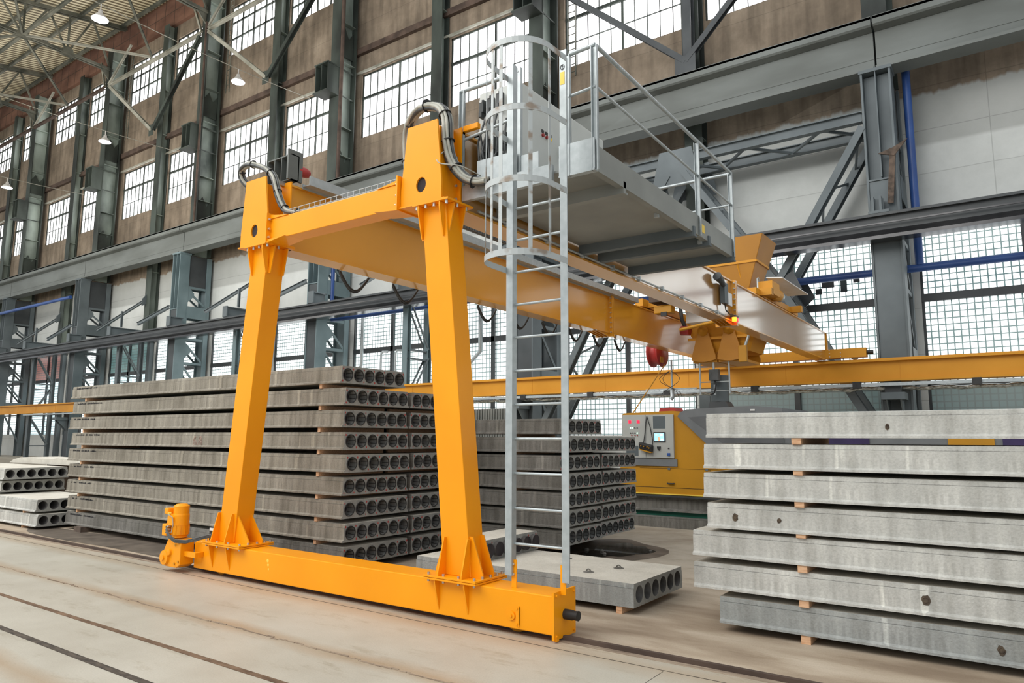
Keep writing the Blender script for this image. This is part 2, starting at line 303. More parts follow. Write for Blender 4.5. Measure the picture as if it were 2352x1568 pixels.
# ------------------------------------------------------------------ mesh builder
class MB:
    def __init__(s): s.v = []; s.f = []; s.mi = []; s.cur = 0; s.sm = []
    def mat(s, i): s.cur = i; return s
    def add(s, vs, fs, smooth=False):
        o = len(s.v); s.v += [tuple(v) for v in vs]
        for f in fs: s.f.append(tuple(i + o for i in f)); s.mi.append(s.cur); s.sm.append(smooth)
        return s
    def box(s, x0, x1, y0, y1, z0, z1):
        return s.hexa([(x0, y0, z0), (x1, y0, z0), (x1, y1, z0), (x0, y1, z0), (x0, y0, z1), (x1, y0, z1), (x1, y1, z1), (x0, y1, z1)])
    def hexa(s, p):
        return s.add(p, [(0, 3, 2, 1), (4, 5, 6, 7), (0, 1, 5, 4), (1, 2, 6, 5), (2, 3, 7, 6), (3, 0, 4, 7)])
    def prism(s, poly, axis, a, b):
        n = len(poly)
        def P(q, t):
            return {'x': (t, q[0], q[1]), 'y': (q[0], t, q[1]), 'z': (q[0], q[1], t)}[axis]
        vs = [P(q, a) for q in poly] + [P(q, b) for q in poly]
        fs = [tuple(range(n)), tuple(range(2 * n - 1, n - 1, -1))] + [(i, (i + 1) % n, n + (i + 1) % n, n + i) for i in range(n)]
        return s.add(vs, fs)
    def bar(s, p, q, w, h, up=(0, 0, 1)):
        p = Vector(p); q = Vector(q); d = (q - p).normalized(); u = Vector(up)
        sd = d.cross(u)
        if sd.length < 1e-4: sd = d.cross(Vector((1, 0, 0)))
        sd.normalize(); u = sd.cross(d).normalized()
        c = [sd * (-w / 2) + u * (-h / 2), sd * (w / 2) + u * (-h / 2), sd * (w / 2) + u * (h / 2), sd * (-w / 2) + u * (h / 2)]
        vs = [p + k for k in c] + [q + k for k in c]
        return s.add(vs, [(0, 3, 2, 1), (4, 5, 6, 7), (0, 1, 5, 4), (1, 2, 6, 5), (2, 3, 7, 6), (3, 0, 4, 7)])
    def channel(s, p, q, w, h, t=.02, up=(0, 0, 1)):
        # I section between two points: two flanges and a web
        p = Vector(p); q = Vector(q); d = (q - p).normalized(); u = Vector(up)
        sd = d.cross(u)
        if sd.length < 1e-4: sd = d.cross(Vector((1, 0, 0)))
        sd.normalize(); u = sd.cross(d).normalized()
        s.bar(p + u * (h / 2 - t / 2), q + u * (h / 2 - t / 2), w, t, u); s.bar(p - u * (h / 2 - t / 2), q - u * (h / 2 - t / 2), w, t, u)
        return s.bar(p, q, t, h - 2 * t, u)
    def tube(s, pts, r, n=10, cap=True, closed=False):
        pts = [Vector(p) for p in pts]; m = len(pts); rings = []; ref = None
        for i, p in enumerate(pts):
            if closed: d = (pts[(i + 1) % m] - pts[i - 1]).normalized()
            else: d = (pts[min(i + 1, m - 1)] - pts[max(i - 1, 0)]).normalized()
            if ref is None:
                ref = d.orthogonal().normalized()
            ref = (ref - d * ref.dot(d)).normalized()
            bi = d.cross(ref)
            rr = r[i] if isinstance(r, (list, tuple)) else r
            rings.append([p + ref * math.cos(2 * PI * k / n) * rr + bi * math.sin(2 * PI * k / n) * rr for k in range(n)])
        vs = [v for g in rings for v in g]; fs = []
        for i in range(m if closed else m - 1):
            j = (i + 1) % m
            for k in range(n): fs.append((i * n + k, i * n + (k + 1) % n, j * n + (k + 1) % n, j * n + k))
        s.add(vs, fs, True)
        if cap and not closed: s.add(vs, [tuple(range(n - 1, -1, -1)), tuple((m - 1) * n + k for k in range(n))])
        return s
    def cyl(s, p, q, r, n=16): return s.tube([p, q], r, n)
    def lathe(s, prof, c=(0, 0, 0), axis='z', n=24, smooth=True):
        vs = []; m = len(prof)
        for r, h in prof:
            for k in range(n):
                a = 2 * PI * k / n; x, y = r * math.cos(a), r * math.sin(a)
                v = {'z': (x, y, h), 'x': (h, x, y), 'y': (x, h, y)}[axis]
                vs.append((v[0] + c[0], v[1] + c[1], v[2] + c[2]))
        fs = [(i * n + k, i * n + (k + 1) % n, (i + 1) * n + (k + 1) % n, (i + 1) * n + k) for i in range(m - 1) for k in range(n)]
        return s.add(vs, fs, smooth)
    def strip(s, pts, w, t, up=(0, 0, 1)):
        # flat strip following points, width w along up, thickness t
        pts = [Vector(p) for p in pts]; u = Vector(up); vs = []; fs = []; m = len(pts)
        for i, p in enumerate(pts):
            d = (pts[min(i + 1, m - 1)] - pts[max(i - 1, 0)]).normalized(); o = d.cross(u).normalized()
            vs += [p - u * w / 2 - o * t / 2, p - u * w / 2 + o * t / 2, p + u * w / 2 + o * t / 2, p + u * w / 2 - o * t / 2]
        for i in range(m - 1):
            a = i * 4; b = a + 4
            for k in range(4): fs.append((a + k, a + (k + 1) % 4, b + (k + 1) % 4, b + k))
        fs += [(3, 2, 1, 0), tuple((m - 1) * 4 + k for k in range(4))]
        return s.add(vs, fs)
    def bolts(s, pts, axis='y', r=.014, h=.012):
        for p in pts:
            q = Vector(p); d = {'x': Vector((h, 0, 0)), 'y': Vector((0, h, 0)), 'z': Vector((0, 0, h))}[axis]
            s.tube([q - d, q + d], r, 6)
        return s
    def build(s, name, mats, parent=None, bevel=0, loc=None):
        me = bpy.data.meshes.new(name); me.from_pydata(s.v, [], s.f)
        if not isinstance(mats, (list, tuple)): mats = [mats]
        for m in mats: me.materials.append(M[m] if isinstance(m, str) else m)
        me.polygons.foreach_set('material_index', s.mi); me.polygons.foreach_set('use_smooth', s.sm)
        bm = bmesh.new(); bm.from_mesh(me); bmesh.ops.recalc_face_normals(bm, faces=bm.faces); bm.to_mesh(me); bm.free()
        o = bpy.data.objects.new(name, me); COL.objects.link(o)
        if parent: 
            o.parent = parent
            root = parent
            off = Vector((0, 0, 0))
            while root: off += root.location; root = root.parent
            o.location = -off
        if bevel:
            md = o.modifiers.new('bevel', 'BEVEL'); md.width = bevel; md.segments = 2; md.limit_method = 'ANGLE'; md.angle_limit = .7
        if loc:
            off = Vector(loc); o.location = off
            for v in me.vertices: v.co -= off
        return o
def bolt_each(pts, axis, r, h, mat, parent, name='bolt'):
    first = None
    for p in pts:
        if first is None:
            first = MB().bolts([p], axis, r, h).build(name, mat, parent); base = Vector(p); o = first; o0 = first.location.copy()
        else:
            o = bpy.data.objects.new(name, first.data); COL.objects.link(o); o.parent = parent
            o.location = o0 + (Vector(p) - base)
def tag(o, label, cat, group=None):
    o['label'] = label; o['category'] = cat
    if group: o['group'] = group
    return o
def struct(o): o['kind'] = 'structure'; return o
def thing(name, label, cat, loc=(0, 0, 0), group=None):
    o = bpy.data.objects.new(name, None); COL.objects.link(o); o.location = loc; o.empty_display_size = .2
    return tag(o, label, cat, group)
def local(parent_mesh_obj): return parent_mesh_obj
ORD = ['', 'first', 'second', 'third', 'fourth', 'fifth', 'sixth', 'seventh', 'eighth', 'ninth', 'tenth', 'eleventh', 'twelfth']

# ================================================================== SETTING
WY = 25.6                       # inner face of the window wall
CX = [-2.8 - 13.05 * k for k in range(8)]    # main column lines, right to left
XL, XR = -108.0, 24.0
MB().box(XL, XR, -9, WY + .4, -.3, 0).build('floor', 'floor').__setitem__('kind', 'structure')

bays = [10.25] + CX + [CX[-1] - 13.05]       # column centre lines incl. one out of frame at the right
half = []                                    # (x0,x1) window openings of each half bay
for c in bays[1:]:
    half.append((c + .6, c + 6.2)); half.append((c + 7.0, c + 12.5))
half.append((10.25 + .6, 10.25 + 6.2))
half.sort()
ROWS = [(26.85, 30.35), (17.85, 21.55)]
LOWR = (1.75, 8.28)
# wall mesh with openings: horizontal bands and piers
w = MB()
bands = [(0, LOWR[0]), (LOWR[1], ROWS[1][0]), (ROWS[1][1], ROWS[0][0]), (ROWS[0][1], 31.5)]
for z0, z1 in bands: w.box(XL, XR, WY, WY + .4, z0, z1)
xs = [XL] + [v for h in half for v in h] + [XR]
for z0, z1 in (LOWR, ROWS[1], ROWS[0]):
    for i in range(0, len(xs), 2): w.box(xs[i], xs[i + 1], WY, WY + .4, z0, z1)
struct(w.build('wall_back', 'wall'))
struct(MB().box(XL, XR, WY - .25, WY + .35, 31.4, 33.75).build('trim_1', 'fascia')) 
t = MB()
for x in [XL + 1.3 * i for i in range(100)]: t.box(x, x + .04, WY - .26, WY - .24, 31.4, 33.7)
t.box(XL, XR, WY - .265, WY - .24, 32.5, 32.54)
struct(t.build('trim_2', 'rust'))
# ledges
t = MB()
t.box(XL, XR, WY - .22, WY, 22.7, 23.05); struct(t.build('trim_3', 'rust'))
t = MB(); t.box(XL, XR, WY - .12, WY, 21.6, 21.72); struct(t.build('trim_4', 'truss_light'))
# ceiling: corrugated sheet
def roofz(y): return 33.75 + .2 * (y - WY)
c = MB(); y0, y1 = 6.5, WY + .3
c.hexa([(XL, y0, roofz(y0)), (-22, y0, roofz(y0)), (-22, y1, roofz(y1)), (XL, y1, roofz(y1)), (XL, y0, roofz(y0) + .1), (-22, y0, roofz(y0) + .1), (-22, y1, roofz(y1) + .1), (XL, y1, roofz(y1) + .1)])
struct(c.build('ceiling', 'roof'))

# windows -----------------------------------------------------------
wn = 0
for i, (x0, x1) in enumerate(half):
    for kind, (z0, z1) in (('up', ROWS[0]), ('low', ROWS[1])):
        if kind == 'up' and x1 > -24: continue
        wn += 1
        f = MB(); yf0, yf1 = WY + .10, WY + .16
        W = x1 - x0; H = z1 - z0
        for a, b_, c_, d in ((x0, x1, z0, z0 + .07), (x0, x1, z1 - .07, z1), (x0, x0 + .07, z0, z1), (x1 - .07, x1, z0, z1)):
            f.box(a, b_, yf0, yf1, c_, d)
        if kind == 'low':
            zt = z1 - H * .36
            f.box(x0, x1, yf0 - .03, yf1, zt - .11, zt + .03)
            f.box(x0, x1, yf0, yf1, z0 + (zt - z0) * .5 - .015, z0 + (zt - z0) * .5 + .015)
            xm = x0 + W * .5
            f.box(xm - .05, xm + .05, yf0 - .02, yf1, z0, z1)
            for k in range(1, 10): f.box(x0 + W * k / 10 - .015, x0 + W * k / 10 + .015, yf0, yf1, z0, z1)
        else:
            for k in range(1, 9):
                t_ = .05 if k % 2 == 0 else .013
                f.box(x0 + W * k / 9 - t_ / 1, x0 + W * k / 9 + t_, yf0 - (.02 if k % 2 == 0 else 0), yf1, z0, z1)
            for q in (.34, .67): f.box(x0, x1, yf0 - .02, yf1, z0 + H * q - .05, z0 + H * q + .05)
        fo = struct(f.build('window_%d' % wn, 'steel_green'))
        MB().box(x0, x1, WY + .17, WY + .19, z0, z1).build('window_glass', 'pane', fo)
    # tall glass-block window
    wn += 1
    z0, z1 = LOWR
    f = MB()
    xm = (x0 + x1) / 2
    f.box(xm - .09, xm + .09, WY + .02, WY + .2, z0, z1)
    f.box(x0, x1, WY + .02, WY + .2, 5.95, 6.2); f.box(x0, x1, WY + .04, WY + .2, 3.28, 3.42)
    f.box(x0, x0 + .08, WY + .04, WY + .2, z0, z1); f.box(x1 - .08, x1, WY + .04, WY + .2, z0, z1)
    fo = struct(f.build('window_%d' % wn, 'steel_dark'))
    gm = 'block_right' if x0 > -9.5 else 'block'
    if -49 < x1 < -47 or -56 < x0 < -53.5: gm = 'block_teal'
    if -70 < x0 < -66: gm = 'block_red'
    MB().box(x0, x1, WY + .14, WY + .19, z0, z1).build('glass_blocks', gm, fo)
# patched blocks in the second window from the right
pt = MB()
for (gx, gz) in ((0, 0), (1, 1), (2, 1), (2, 2), (3, 2), (4, 2), (4, 0), (4.0, 1), (6, 2), (6, 1.4)):
    x = -5.35 + gx * .2; z = 6.55 + gz * .2
    pt.box(x, x + .2, WY + .10, WY + .15, z, z + .2)
tag(pt.build('blocking_panel', 'steel_dark'), 'cluster of dark blanked blocks in the glass-block window below the blue pipe', 'panel')

# intermediate posts (pilasters of the wall) --------------------------------
MIDX = [c - 6.43 + 13.05 for c in CX[0:1]] + [c - 6.43 for c in CX]     # one per bay
MIDX = [c + 6.6 for c in CX] + [CX[-1] - 6.45]
for i, x in enumerate(MIDX):
    p = MB(); yA, yB = WY - .62, WY - .04
    p.box(x - .34, x + .34, yA, yA + .04, 8.0, 31.3); p.box(x - .34, x + .34, yB - .04, yB, 8.0, 31.3)
    lab = 'dark green wind post between tall windows, %s from the right' % ORD[i + 1] if i + 1 < len(ORD) else 'dark green wind post'
    t = thing('wind_post', lab, 'post', (x, WY - .3, 8))
    p.build('flange', 'steel_green', t)
    q = MB(); q.box(x - .03, x + .03, yA + .04, yB - .04, 8.0, 31.3)
    for z in (12.9, 17, 22.9, 26.2, 29): q.box(x - .32, x + .32, yA + .03, yB - .03, z, z + .03)
    q.build('web', 'steel_green_pale', t)
    q = MB(); q.box(x - .2, x + .2, WY - .3, WY - .01, 0, 8.0); q.build('lower_post', 'steel_grey', t)

# ------------------------------------------------------------------ main columns
def main_column(k, x):
    no = ORD[k + 1]
    side = ' (fills the right of the view)' if k == 0 else ''
    t = thing('laced_column', 'grey steel laced column below the runway girder joint, %s column from the right' % no, 'column', (x, 24.2, 0))
    fm = 'steel_teal' if k in (2, 3) else 'steel_grey'
    # front leg : H shaped, web facing the hall
    a = MB(); yf, yb = 23.3, 23.95
    a.box(x - .42, x - .36, yf, yb, 0, 12.9); a.box(x + .36, x + .42, yf, yb, 0, 12.9)
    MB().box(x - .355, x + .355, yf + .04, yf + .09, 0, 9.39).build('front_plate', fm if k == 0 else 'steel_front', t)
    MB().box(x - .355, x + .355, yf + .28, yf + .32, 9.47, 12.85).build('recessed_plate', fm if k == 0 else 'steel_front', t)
    a.box(x - .015, x + .015, yf, yf + .28, 9.5, 12.9); a.box(x - .36, x + .36, yf, yf + .3, 9.4, 9.45)
    a.box(x - .46, x + .46, yf - .04, yb + .06, 12.88, 12.98)
    a.build('front_leg', fm, t)
    b_ = MB(); b_.box(x - .35, x + .35, 25.24, 25.30, 0, 12.9); b_.box(x + .35, x + .42, 25.12, 25.42, 0, 12.9); b_.box(x - .42, x - .35, 25.12, 25.42, 0, 12.9)
    b_.build('rear_leg', fm, t)
    # solid shoulder plates
    for d_ in (.30, -.34): MB().box(x + d_, x + d_ + .04, 23.96, 25.11, 10.9, 12.88).build('shoulder_plate', 'steel_dark', t)
    MB().box(x - .29, x + .29, 23.96, 25.11, 10.85, 10.95).build('shoulder_stiffener', fm, t)
    for z in (8.9, 3.6): 
        for d_ in (.425, -.445): MB().box(x + d_, x + d_ + .02, 23.9, 25.2, z, z + .75).build('batten_plate', fm, t)
    for s1 in (-.34, .36):
        xx = x + s1
        for za, zb in ((9.65, 10.85), (4.35, 6.1), (6.1, 7.6), (1.0, 3.5)):
            if s1 > 0 or za > 4: MB().bar((xx, 23.95, zb - .25), (xx, 25.12, za + .1), .05, .12).build('lacing_bar', fm, t)
            MB().bar((xx, 23.9, zb), (xx, 25.12, zb), .07, .14).build('cross_bar', fm, t)
    for z in (10.4, 6.9): MB().prism([(23.96, z - .5), (24.35, z - .1), (24.35, z + .1), (23.96, z + .5)], 'x', x + .37, x + .40).build('gusset', fm, t)
    return t
for k, x in enumerate(CX): main_column(k, x)

def upper_column(k, x):
    t = thing('upper_column', 'dark green riveted roof column standing above the grey girder, %s from the right' % ORD[k + 1], 'column', (x, 24.6, 15))
    a = MB(); a.box(x - .38, x + .34, 24.2, 24.25, 13, 31.2)
    a.build('front_flange', 'steel_green', t)
    a = MB(); a.box(x - .38, x + .42, 25.25, 25.32, 13, 31.2); a.build('rear_flange', 'steel_green', t)
    a = MB(); a.box(x - .02, x + .06, 24.25, 25.25, 13, 31.2)
    for z in (15, 16.6, 18.2, 21.9, 24.2, 26.8, 28.0, 30.2): a.box(x - .34, x + .34, 24.25, 25.25, z, z + .03)
    a.build('web', 'steel_green_pale', t)
    a = MB(); 
    for z0 in (22.3, 15.2): MB().prism([(24.3, z0), (25.2, z0), (25.2, z0 + 1.6), (24.9, z0 + 1.1), (24.6, z0 + 1.7), (24.3, z0 + 1.2)], 'x', x + .2, x + .23).build('splice_plate', 'steel_green', t)
    # bracket of the old crane track
    a = MB()
    a.box(x - .75, x + .35, 23.4, 24.2, 21.45, 21.52); a.box(x - .75, x + .35, 23.35, 24.2, 19.85, 19.92)
    a.box(x - .70, x - .66, 23.45, 24.2, 19.9, 21.5); a.box(x - .22, x - .18, 23.45, 24.2, 19.9, 21.5); a.box(x + .28, x + .32, 23.45, 24.2, 19.9, 21.5)
    a.box(x - .7, x + .3, 24.1, 24.15, 19.9, 21.5); a.box(x + .30, x + .33, 24.2, 25.3, 21.4, 21.5); a.box(x + .30, x + .33, 24.2, 25.3, 19.9, 19.97)
    a.build('crane_bracket', 'steel_green', t)
for k, x in enumerate(CX): upper_column(k, x)

# grey runway girders, one per bay ------------------------------------------
ends = [12.0] + CX + [CX[-1] - 13.05]
for i in range(len(ends) - 1):
    xa, xb = ends[i + 1] + .03, ends[i] - .03
    yc = 23.75
    t = thing('runway_girder', 'deep grey crane runway girder under the upper windows, %s span from the right' % ORD[i + 1], 'girder', ((xa + xb) / 2, yc, 13), )
    m = MB()
    m.box(xa, xb, yc - .42, yc + .42, 14.62, 14.72); m.prism([(yc - .42, 14.70), (yc - .42, 14.45), (yc - .36, 14.40), (yc - .08, 14.35), (yc - .08, 14.62)], 'x', xa, xb)
    m.build('top_flange', 'girder_grey', t)
    MB().box(xa, xb, yc - .06, yc + .06, 13.1, 14.4).box(xa, xb, yc - .075, yc - .06, 13.45, 13.48).build('web', 'girder_grey', t)
    MB().box(xa, xb, yc - .36, yc + .36, 13.0, 13.1).build('bottom_flange', 'girder_grey', t)

# mid-bay laced supports with bracket and struts (left bays) -----------------
for i, c_ in enumerate(CX[:-1]):
    if i == 0: continue
    x = c_ - 6.55
    t = thing('support_column', 'slim grey laced support under the dark rail, midway between columns, %s from the right' % ORD[i], 'column', (x, 24, 0))
    a = MB(); a.channel((x, 23.45, 0), (x, 23.45, 8.2), .30, .26, .03, (0, 1, 0)); a.build('front_leg', 'steel_teal' if i < 3 else 'steel_grey', t)
    a = MB(); a.channel((x, 24.85, 0), (x, 24.85, 8.2), .30, .26, .03, (0, 1, 0)); a.build('rear_leg', 'steel_teal' if i < 3 else 'steel_grey', t)
    for z0, z1 in ((7.9, 5.7), (3.2, 5.3), (3.0, 1.0)):
        for dx in (-.13, .13): MB().bar((x + dx, 23.5, z0), (x + dx, 24.8, z1), .05, .08).build('lacing_bar', 'steel_grey', t)
        MB().bar((x, 23.5, z1 - .1), (x, 24.8, z1 - .1), .2, .08).build('cross_bar', 'steel_grey', t)
    a = MB(); a.box(x - .03, x + .03, 22.68, 25.1, 8.26, 8.74); a.box(x - .2, x + .2, 22.62, 22.68, 8.22, 8.82); a.box(x - .18, x + .18, 22.68, 25.1, 8.75, 8.80); a.box(x - .18, x + .18, 22.68, 25.1, 8.21, 8.25)
    a.build('bracket', 'steel_grey', t)
    MB().channel((x - 2.9, 23.2, 8.85), (x - .05, 24.75, 10.8), .16, .16, .02).build('strut', 'steel_grey', t); MB().channel((x + .25, 23.3, 9.9), (x + .25, 23.3, 8.82), .12, .12, .02, (0, 1, 0)).build('hanger', 'steel_grey', t); MB().prism([(24.7, 10.5), (25.0, 10.7), (25.0, 11.4), (24.7, 11.0)], 'x', x - .06, x + .0).build('strut_head', 'steel_grey', t)
    t2 = thing('rail_bracket', 'grey bracket and raking strut carrying the dark rail at the %s column from the right' % ORD[i + 1], 'bracket', (c_, 23, 8.3))
    a = MB(); a.box(c_ + .67, c_ + .73, 22.68, 23.5, 8.26, 8.74); a.box(c_ + .5, c_ + .9, 22.62, 22.68, 8.22, 8.82); a.box(c_ + .52, c_ + .88, 22.68, 23.5, 8.75, 8.8); a.box(c_ + .52, c_ + .88, 22.68, 23.5, 8.21, 8.25); a.build('arm', 'steel_grey', t2)
    MB().channel((c_ - .5, 23.3, 9.6), (c_ - 3.9, 23.15, 8.8), .16, .2, .02).build('strut', 'steel_grey', t2)
t2 = thing('rail_bracket', 'small grey clamp holding the dark rail on the first column from the right', 'bracket', (-2.8, 22.9, 8.3))
a = MB(); a.box(-3.05, -2.99, 22.75, 23.28, 8.31, 8.75); a.box(-2.85, -2.79, 22.75, 23.28, 8.31, 8.75); a.box(-3.15, -2.6, 22.7, 23.28, 8.22, 8.30); a.box(-3.1, -2.75, 22.9, 22.94, 8.31, 8.7); a.build('arm', 'steel_grey', t2)
a = MB(); a.bar((-2.6, 23.2, 8.6), (-2.45, 23.25, 10.3), .16, .05, (0, 1, 0)); a.prism([(-2.85, 10.2), (-2.45, 10.3), (-2.05, 10.5), (-2.42, 10.05)], 'y', 23.2, 23.26); a.build('plate', 'wood_dark', t2)

# dark rail (runway under the brackets)
t = thing('dark_runway_beam', 'near-black shiny crane rail beam crossing the whole wall below the white band', 'beam', (-40, 22.8, 8))
a = MB(); a.box(XL, XR, 22.66, 23.06, 8.12, 8.2); a.build('top_flange', 'steel_dark', t)
a = MB(); a.box(XL, XR, 22.80, 22.92, 7.5, 8.12); a.build('web', 'steel_dark', t)
a = MB(); a.box(XL, XR, 22.60, 23.12, 7.42, 7.52); a.prism([(22.62, 7.52), (22.80, 7.72), (22.80, 7.68), (22.66, 7.52)], 'x', XL, XR)
M['rail_shine'] = mottled('polished_dark_rail', (.03, .031, .033), (.06, .06, .063), 1, rough=.2, metal=.5)
a.build('bottom_flange', 'rail_shine', t)
MB().box(XL, XR, 22.62, 22.66, 7.86, 7.9).build('cable_duct', 'rail_shine', t)

# orange runway beam of the gantry
t = thing('yellow_runway_beam', 'long orange runway beam carrying the far end of the gantry crane', 'beam', (-40, 22.7, 3.3))
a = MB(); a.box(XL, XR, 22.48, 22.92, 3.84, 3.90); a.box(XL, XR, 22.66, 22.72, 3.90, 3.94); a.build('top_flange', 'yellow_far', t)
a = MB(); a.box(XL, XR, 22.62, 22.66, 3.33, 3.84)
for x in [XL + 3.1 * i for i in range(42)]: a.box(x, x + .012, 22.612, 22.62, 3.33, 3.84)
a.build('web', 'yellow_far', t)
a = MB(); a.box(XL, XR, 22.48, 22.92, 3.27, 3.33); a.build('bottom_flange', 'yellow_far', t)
t = thing('conductor_rail', 'thin pale conductor rail clipped beneath the orange runway beam', 'rail', (-20, 22.5, 3.1))
a = MB(); a.box(-60, XR, 22.42, 22.50, 3.13, 3.22); a.build('bar', 'galv', t)
for i in range(14):
    x = 2 - 2.9 * i; MB().box(x, x + .22, 22.38, 22.54, 3.08, 3.27).build('clamp', 'black_rubber', t)
a = MB(); pts = []
for i in range(220):
    x = -27 + i * .2; pts.append((x, 23.0 + .04 * math.sin(i * 2.1), 3.09 + .015 * math.sin(i * 1.3) + random.uniform(-.02, .02)))
tag(MB().tube(pts, .055, 7).build('insulated_pipe', 'foil'), 'crinkled foil wrapped pipe running under the orange runway beam', 'pipe')
# beam supports: short brackets to the columns
for k, x in enumerate(CX[:6]):
    t = thing('beam_bracket', 'grey bracket holding the orange runway beam on the %s column from the right' % ORD[k + 1], 'bracket', (x, 23, 2.9))
    MB().box(x - .3, x + .3, 22.5, 23.3, 2.75, 2.95).prism([(22.6, 2.75), (23.3, 2.75), (23.3, 2.0)], 'x', x - .2, x - .16).prism([(22.6, 2.75), (23.3, 2.75), (23.3, 2.0)], 'x', x + .16, x + .2).build('bracket_plate', 'steel_grey', t)
    MB().box(x - .2, x + .2, 22.6, 22.85, 2.95, 3.27).build('bearing', 'steel_dark', t)

# ------------------------------------------------------------------ portal bracing of the right bay
t = thing('portal_brace', 'grey double portal brace with gusset plates filling the bay left of the rightmost column', 'brace', (-9.3, 24, 0))
xr_, xl_ = CX[0] - .45, CX[1] + .45; xm_ = (xr_ + xl_) / 2
GR = (-6.0, 6.6); GL = (-12.6, 6.6)
segs = {'top_chord': [((xl_, 11.55), (xr_, 11.55))],
        'diagonal': [((xm_ + .3, 11.0), GR), ((xm_ - .3, 11.0), GL), ((xr_ , 11.2), GR), ((xl_, 11.2), GL), (GR, (-3.35, 1.8)), (GL, (-15.2, 1.8))]}
for nm, ss in segs.items():
    for (p, q) in ss:
        for y in (23.45, 24.95): MB().channel((p[0], y, p[1]), (q[0], y, q[1]), .22 if nm == 'diagonal' else .24, .34, .03, (0, 0, 1) if nm == 'top_chord' else (0, 1, 0)).build(nm, 'steel_grey', t)
n = 10
for i in range(n):
    x0 = xl_ + (xr_ - xl_) * i / n; x1 = xl_ + (xr_ - xl_) * (i + 1) / n
    y0, y1 = (23.5, 24.9) if i % 2 else (24.9, 23.5)
    MB().bar((x0, y0, 11.45), (x1, y1, 11.45), .08, .08).build('lacing_bar', 'steel_grey', t)
for p, q in segs['diagonal']:
    for i in range(5):
        f0, f1 = (i + .3) / 5, (i + .9) / 5
        P = lambda f, y: (p[0] + (q[0] - p[0]) * f, y, p[1] + (q[1] - p[1]) * f)
        ya_, yb_ = (23.5, 24.9) if i % 2 == 0 else (24.9, 23.5)
        MB().bar(P(f0, ya_), P(f1, yb_), .07, .07).build('lacing_bar', 'steel_grey', t)
for gx, gz in (GR, GL):
    for y in (23.32, 25.1): MB().prism([(gx - .75, gz - .3), (gx - .35, gz - .7), (gx + .1, gz - .85), (gx + .75, gz - .25), (gx + .5, gz + .35), (gx + .1, gz + .15), (gx - .25, gz + .75), (gx - .7, gz + .3)], 'y', y, y + .03).build('gusset', 'steel_dark', t)
for y in (23.32, 25.1): MB().prism([(xm_ - .9, 10.6), (xm_ + .9, 10.6), (xm_ + .6, 11.9), (xm_ - .6, 11.9)], 'y', y, y + .03).build('gusset', 'steel_grey', t)

# X lacing struts in the other bays between column feet (thin)
# blue pipes --------------------------------------------------------------
tag(MB().tube([(-15.3, 24.5, 6.82), (12, 24.5, 6.82)], .12, 12).build('blue_pipe', 'blue'), 'thick blue pipe running level in front of the bright glass blocks at the right', 'pipe')
tag(MB().tube([(CX[0] + .72, 24.5, 6.9), (CX[0] + .72, 24.5, 14.0)], .12, 12).build('blue_pipe', 'blue'), 'vertical blue pipe beside the rightmost column', 'pipe')
tag(MB().tube([(-76, 23.0, 11.6), (CX[4] - .3, 23.0, 11.6)], .12, 12).build('blue_pipe', 'blue'), 'blue pipe crossing white wall panels at the far left', 'pipe')
tag(MB().tube([(-29.0 + .55, 24.2, 13.0), (-28.45, 24.2, 8.0), (-28.4, 24.2, 7.6), (-16.3, 24.2, 7.6)], .1, 12).build('blue_pipe', 'blue'), 'blue pipe dropping down a column then turning right, seen under the near girder', 'pipe')
tag(MB().tube([(-27.3, 25.3, 8.6), (-27.3, 25.3, 5.3), (-27.7, 25.3, 4.8), (-28.2, 25.3, 4.6), (-28.3, 25.3, 0)], .09, 10).build('downpipe', 'galv'), 'silver downpipe with an offset bend beside the third column', 'pipe')
tag(MB().tube([(-19.6, 25.3, 7.9), (-19.6, 25.3, 5.5), (-20.3, 25.3, 4.9), (-20.3, 25.3, 1)], .10, 10).build('downpipe', 'galv'), 'silver downpipe on the glass blocks just right of the near yellow leg', 'pipe')
for i, x in enumerate((-25.9, -24.9)):
    tag(MB().tube([(x + .3, 25.5, 5.9), (x + .1, 25.3, 5.9), (x, 25.3, 5.75), (x, 25.3, .5)], .06, 10).build('vent_pipe', 'galv'), '%s of two thin silver hooked vent pipes above the slab stack' % ('left' if i == 0 else 'right'), 'pipe')
tag(MB().tube([(CX[2] + .75, 24.0, 13), (CX[2] + .75, 24.0, 31)], .10, 10).build('downpipe', 'rust'), 'rusty brown pipe running up the third dark green column', 'pipe')
tag(MB().tube([(CX[3] + .42, 24.0, 13), (CX[3] + .42, 24.0, 28.6)], .07, 10).build('downpipe', 'rust'), 'thin rusty pipe running up the fourth dark green column', 'pipe')
a = MB(); 
for x in [-20.6 + .14 * i for i in range(34)]: a.box(x, x + .08, 25.2, 25.26, 0, 2.9)
a.box(-20.6, -15.9, 25.26, 25.3, 0, 2.9)
tag(a.build('corrugated_panel', 'plat_grey'), 'grey corrugated sheet panel behind the right-hand slab stacks', 'panel')
# white wire-glass access ladder strips on upper wall
for nm, k in (('left', 4), ('middle', 3), ('right', 1)):
    x = CX[k] + 1.15; a = MB(); z0_, z1_ = ((24, 31) if k > 1 else (17.2, 22))
    for d in (-.18, .18): a.bar((x + d, 25.3, z0_), (x + d, 25.3, z1_), .05, .05)
    z = z0_ + .2
    while z < z1_: a.bar((x - .18, 25.3, z), (x + .18, 25.3, z), .03, .03, (0, 1, 0)); z += .35
    tag(a.build('wall_ladder', 'truss'), 'thin wall ladder beside the %s of the ladder-bearing green columns' % nm, 'ladder')

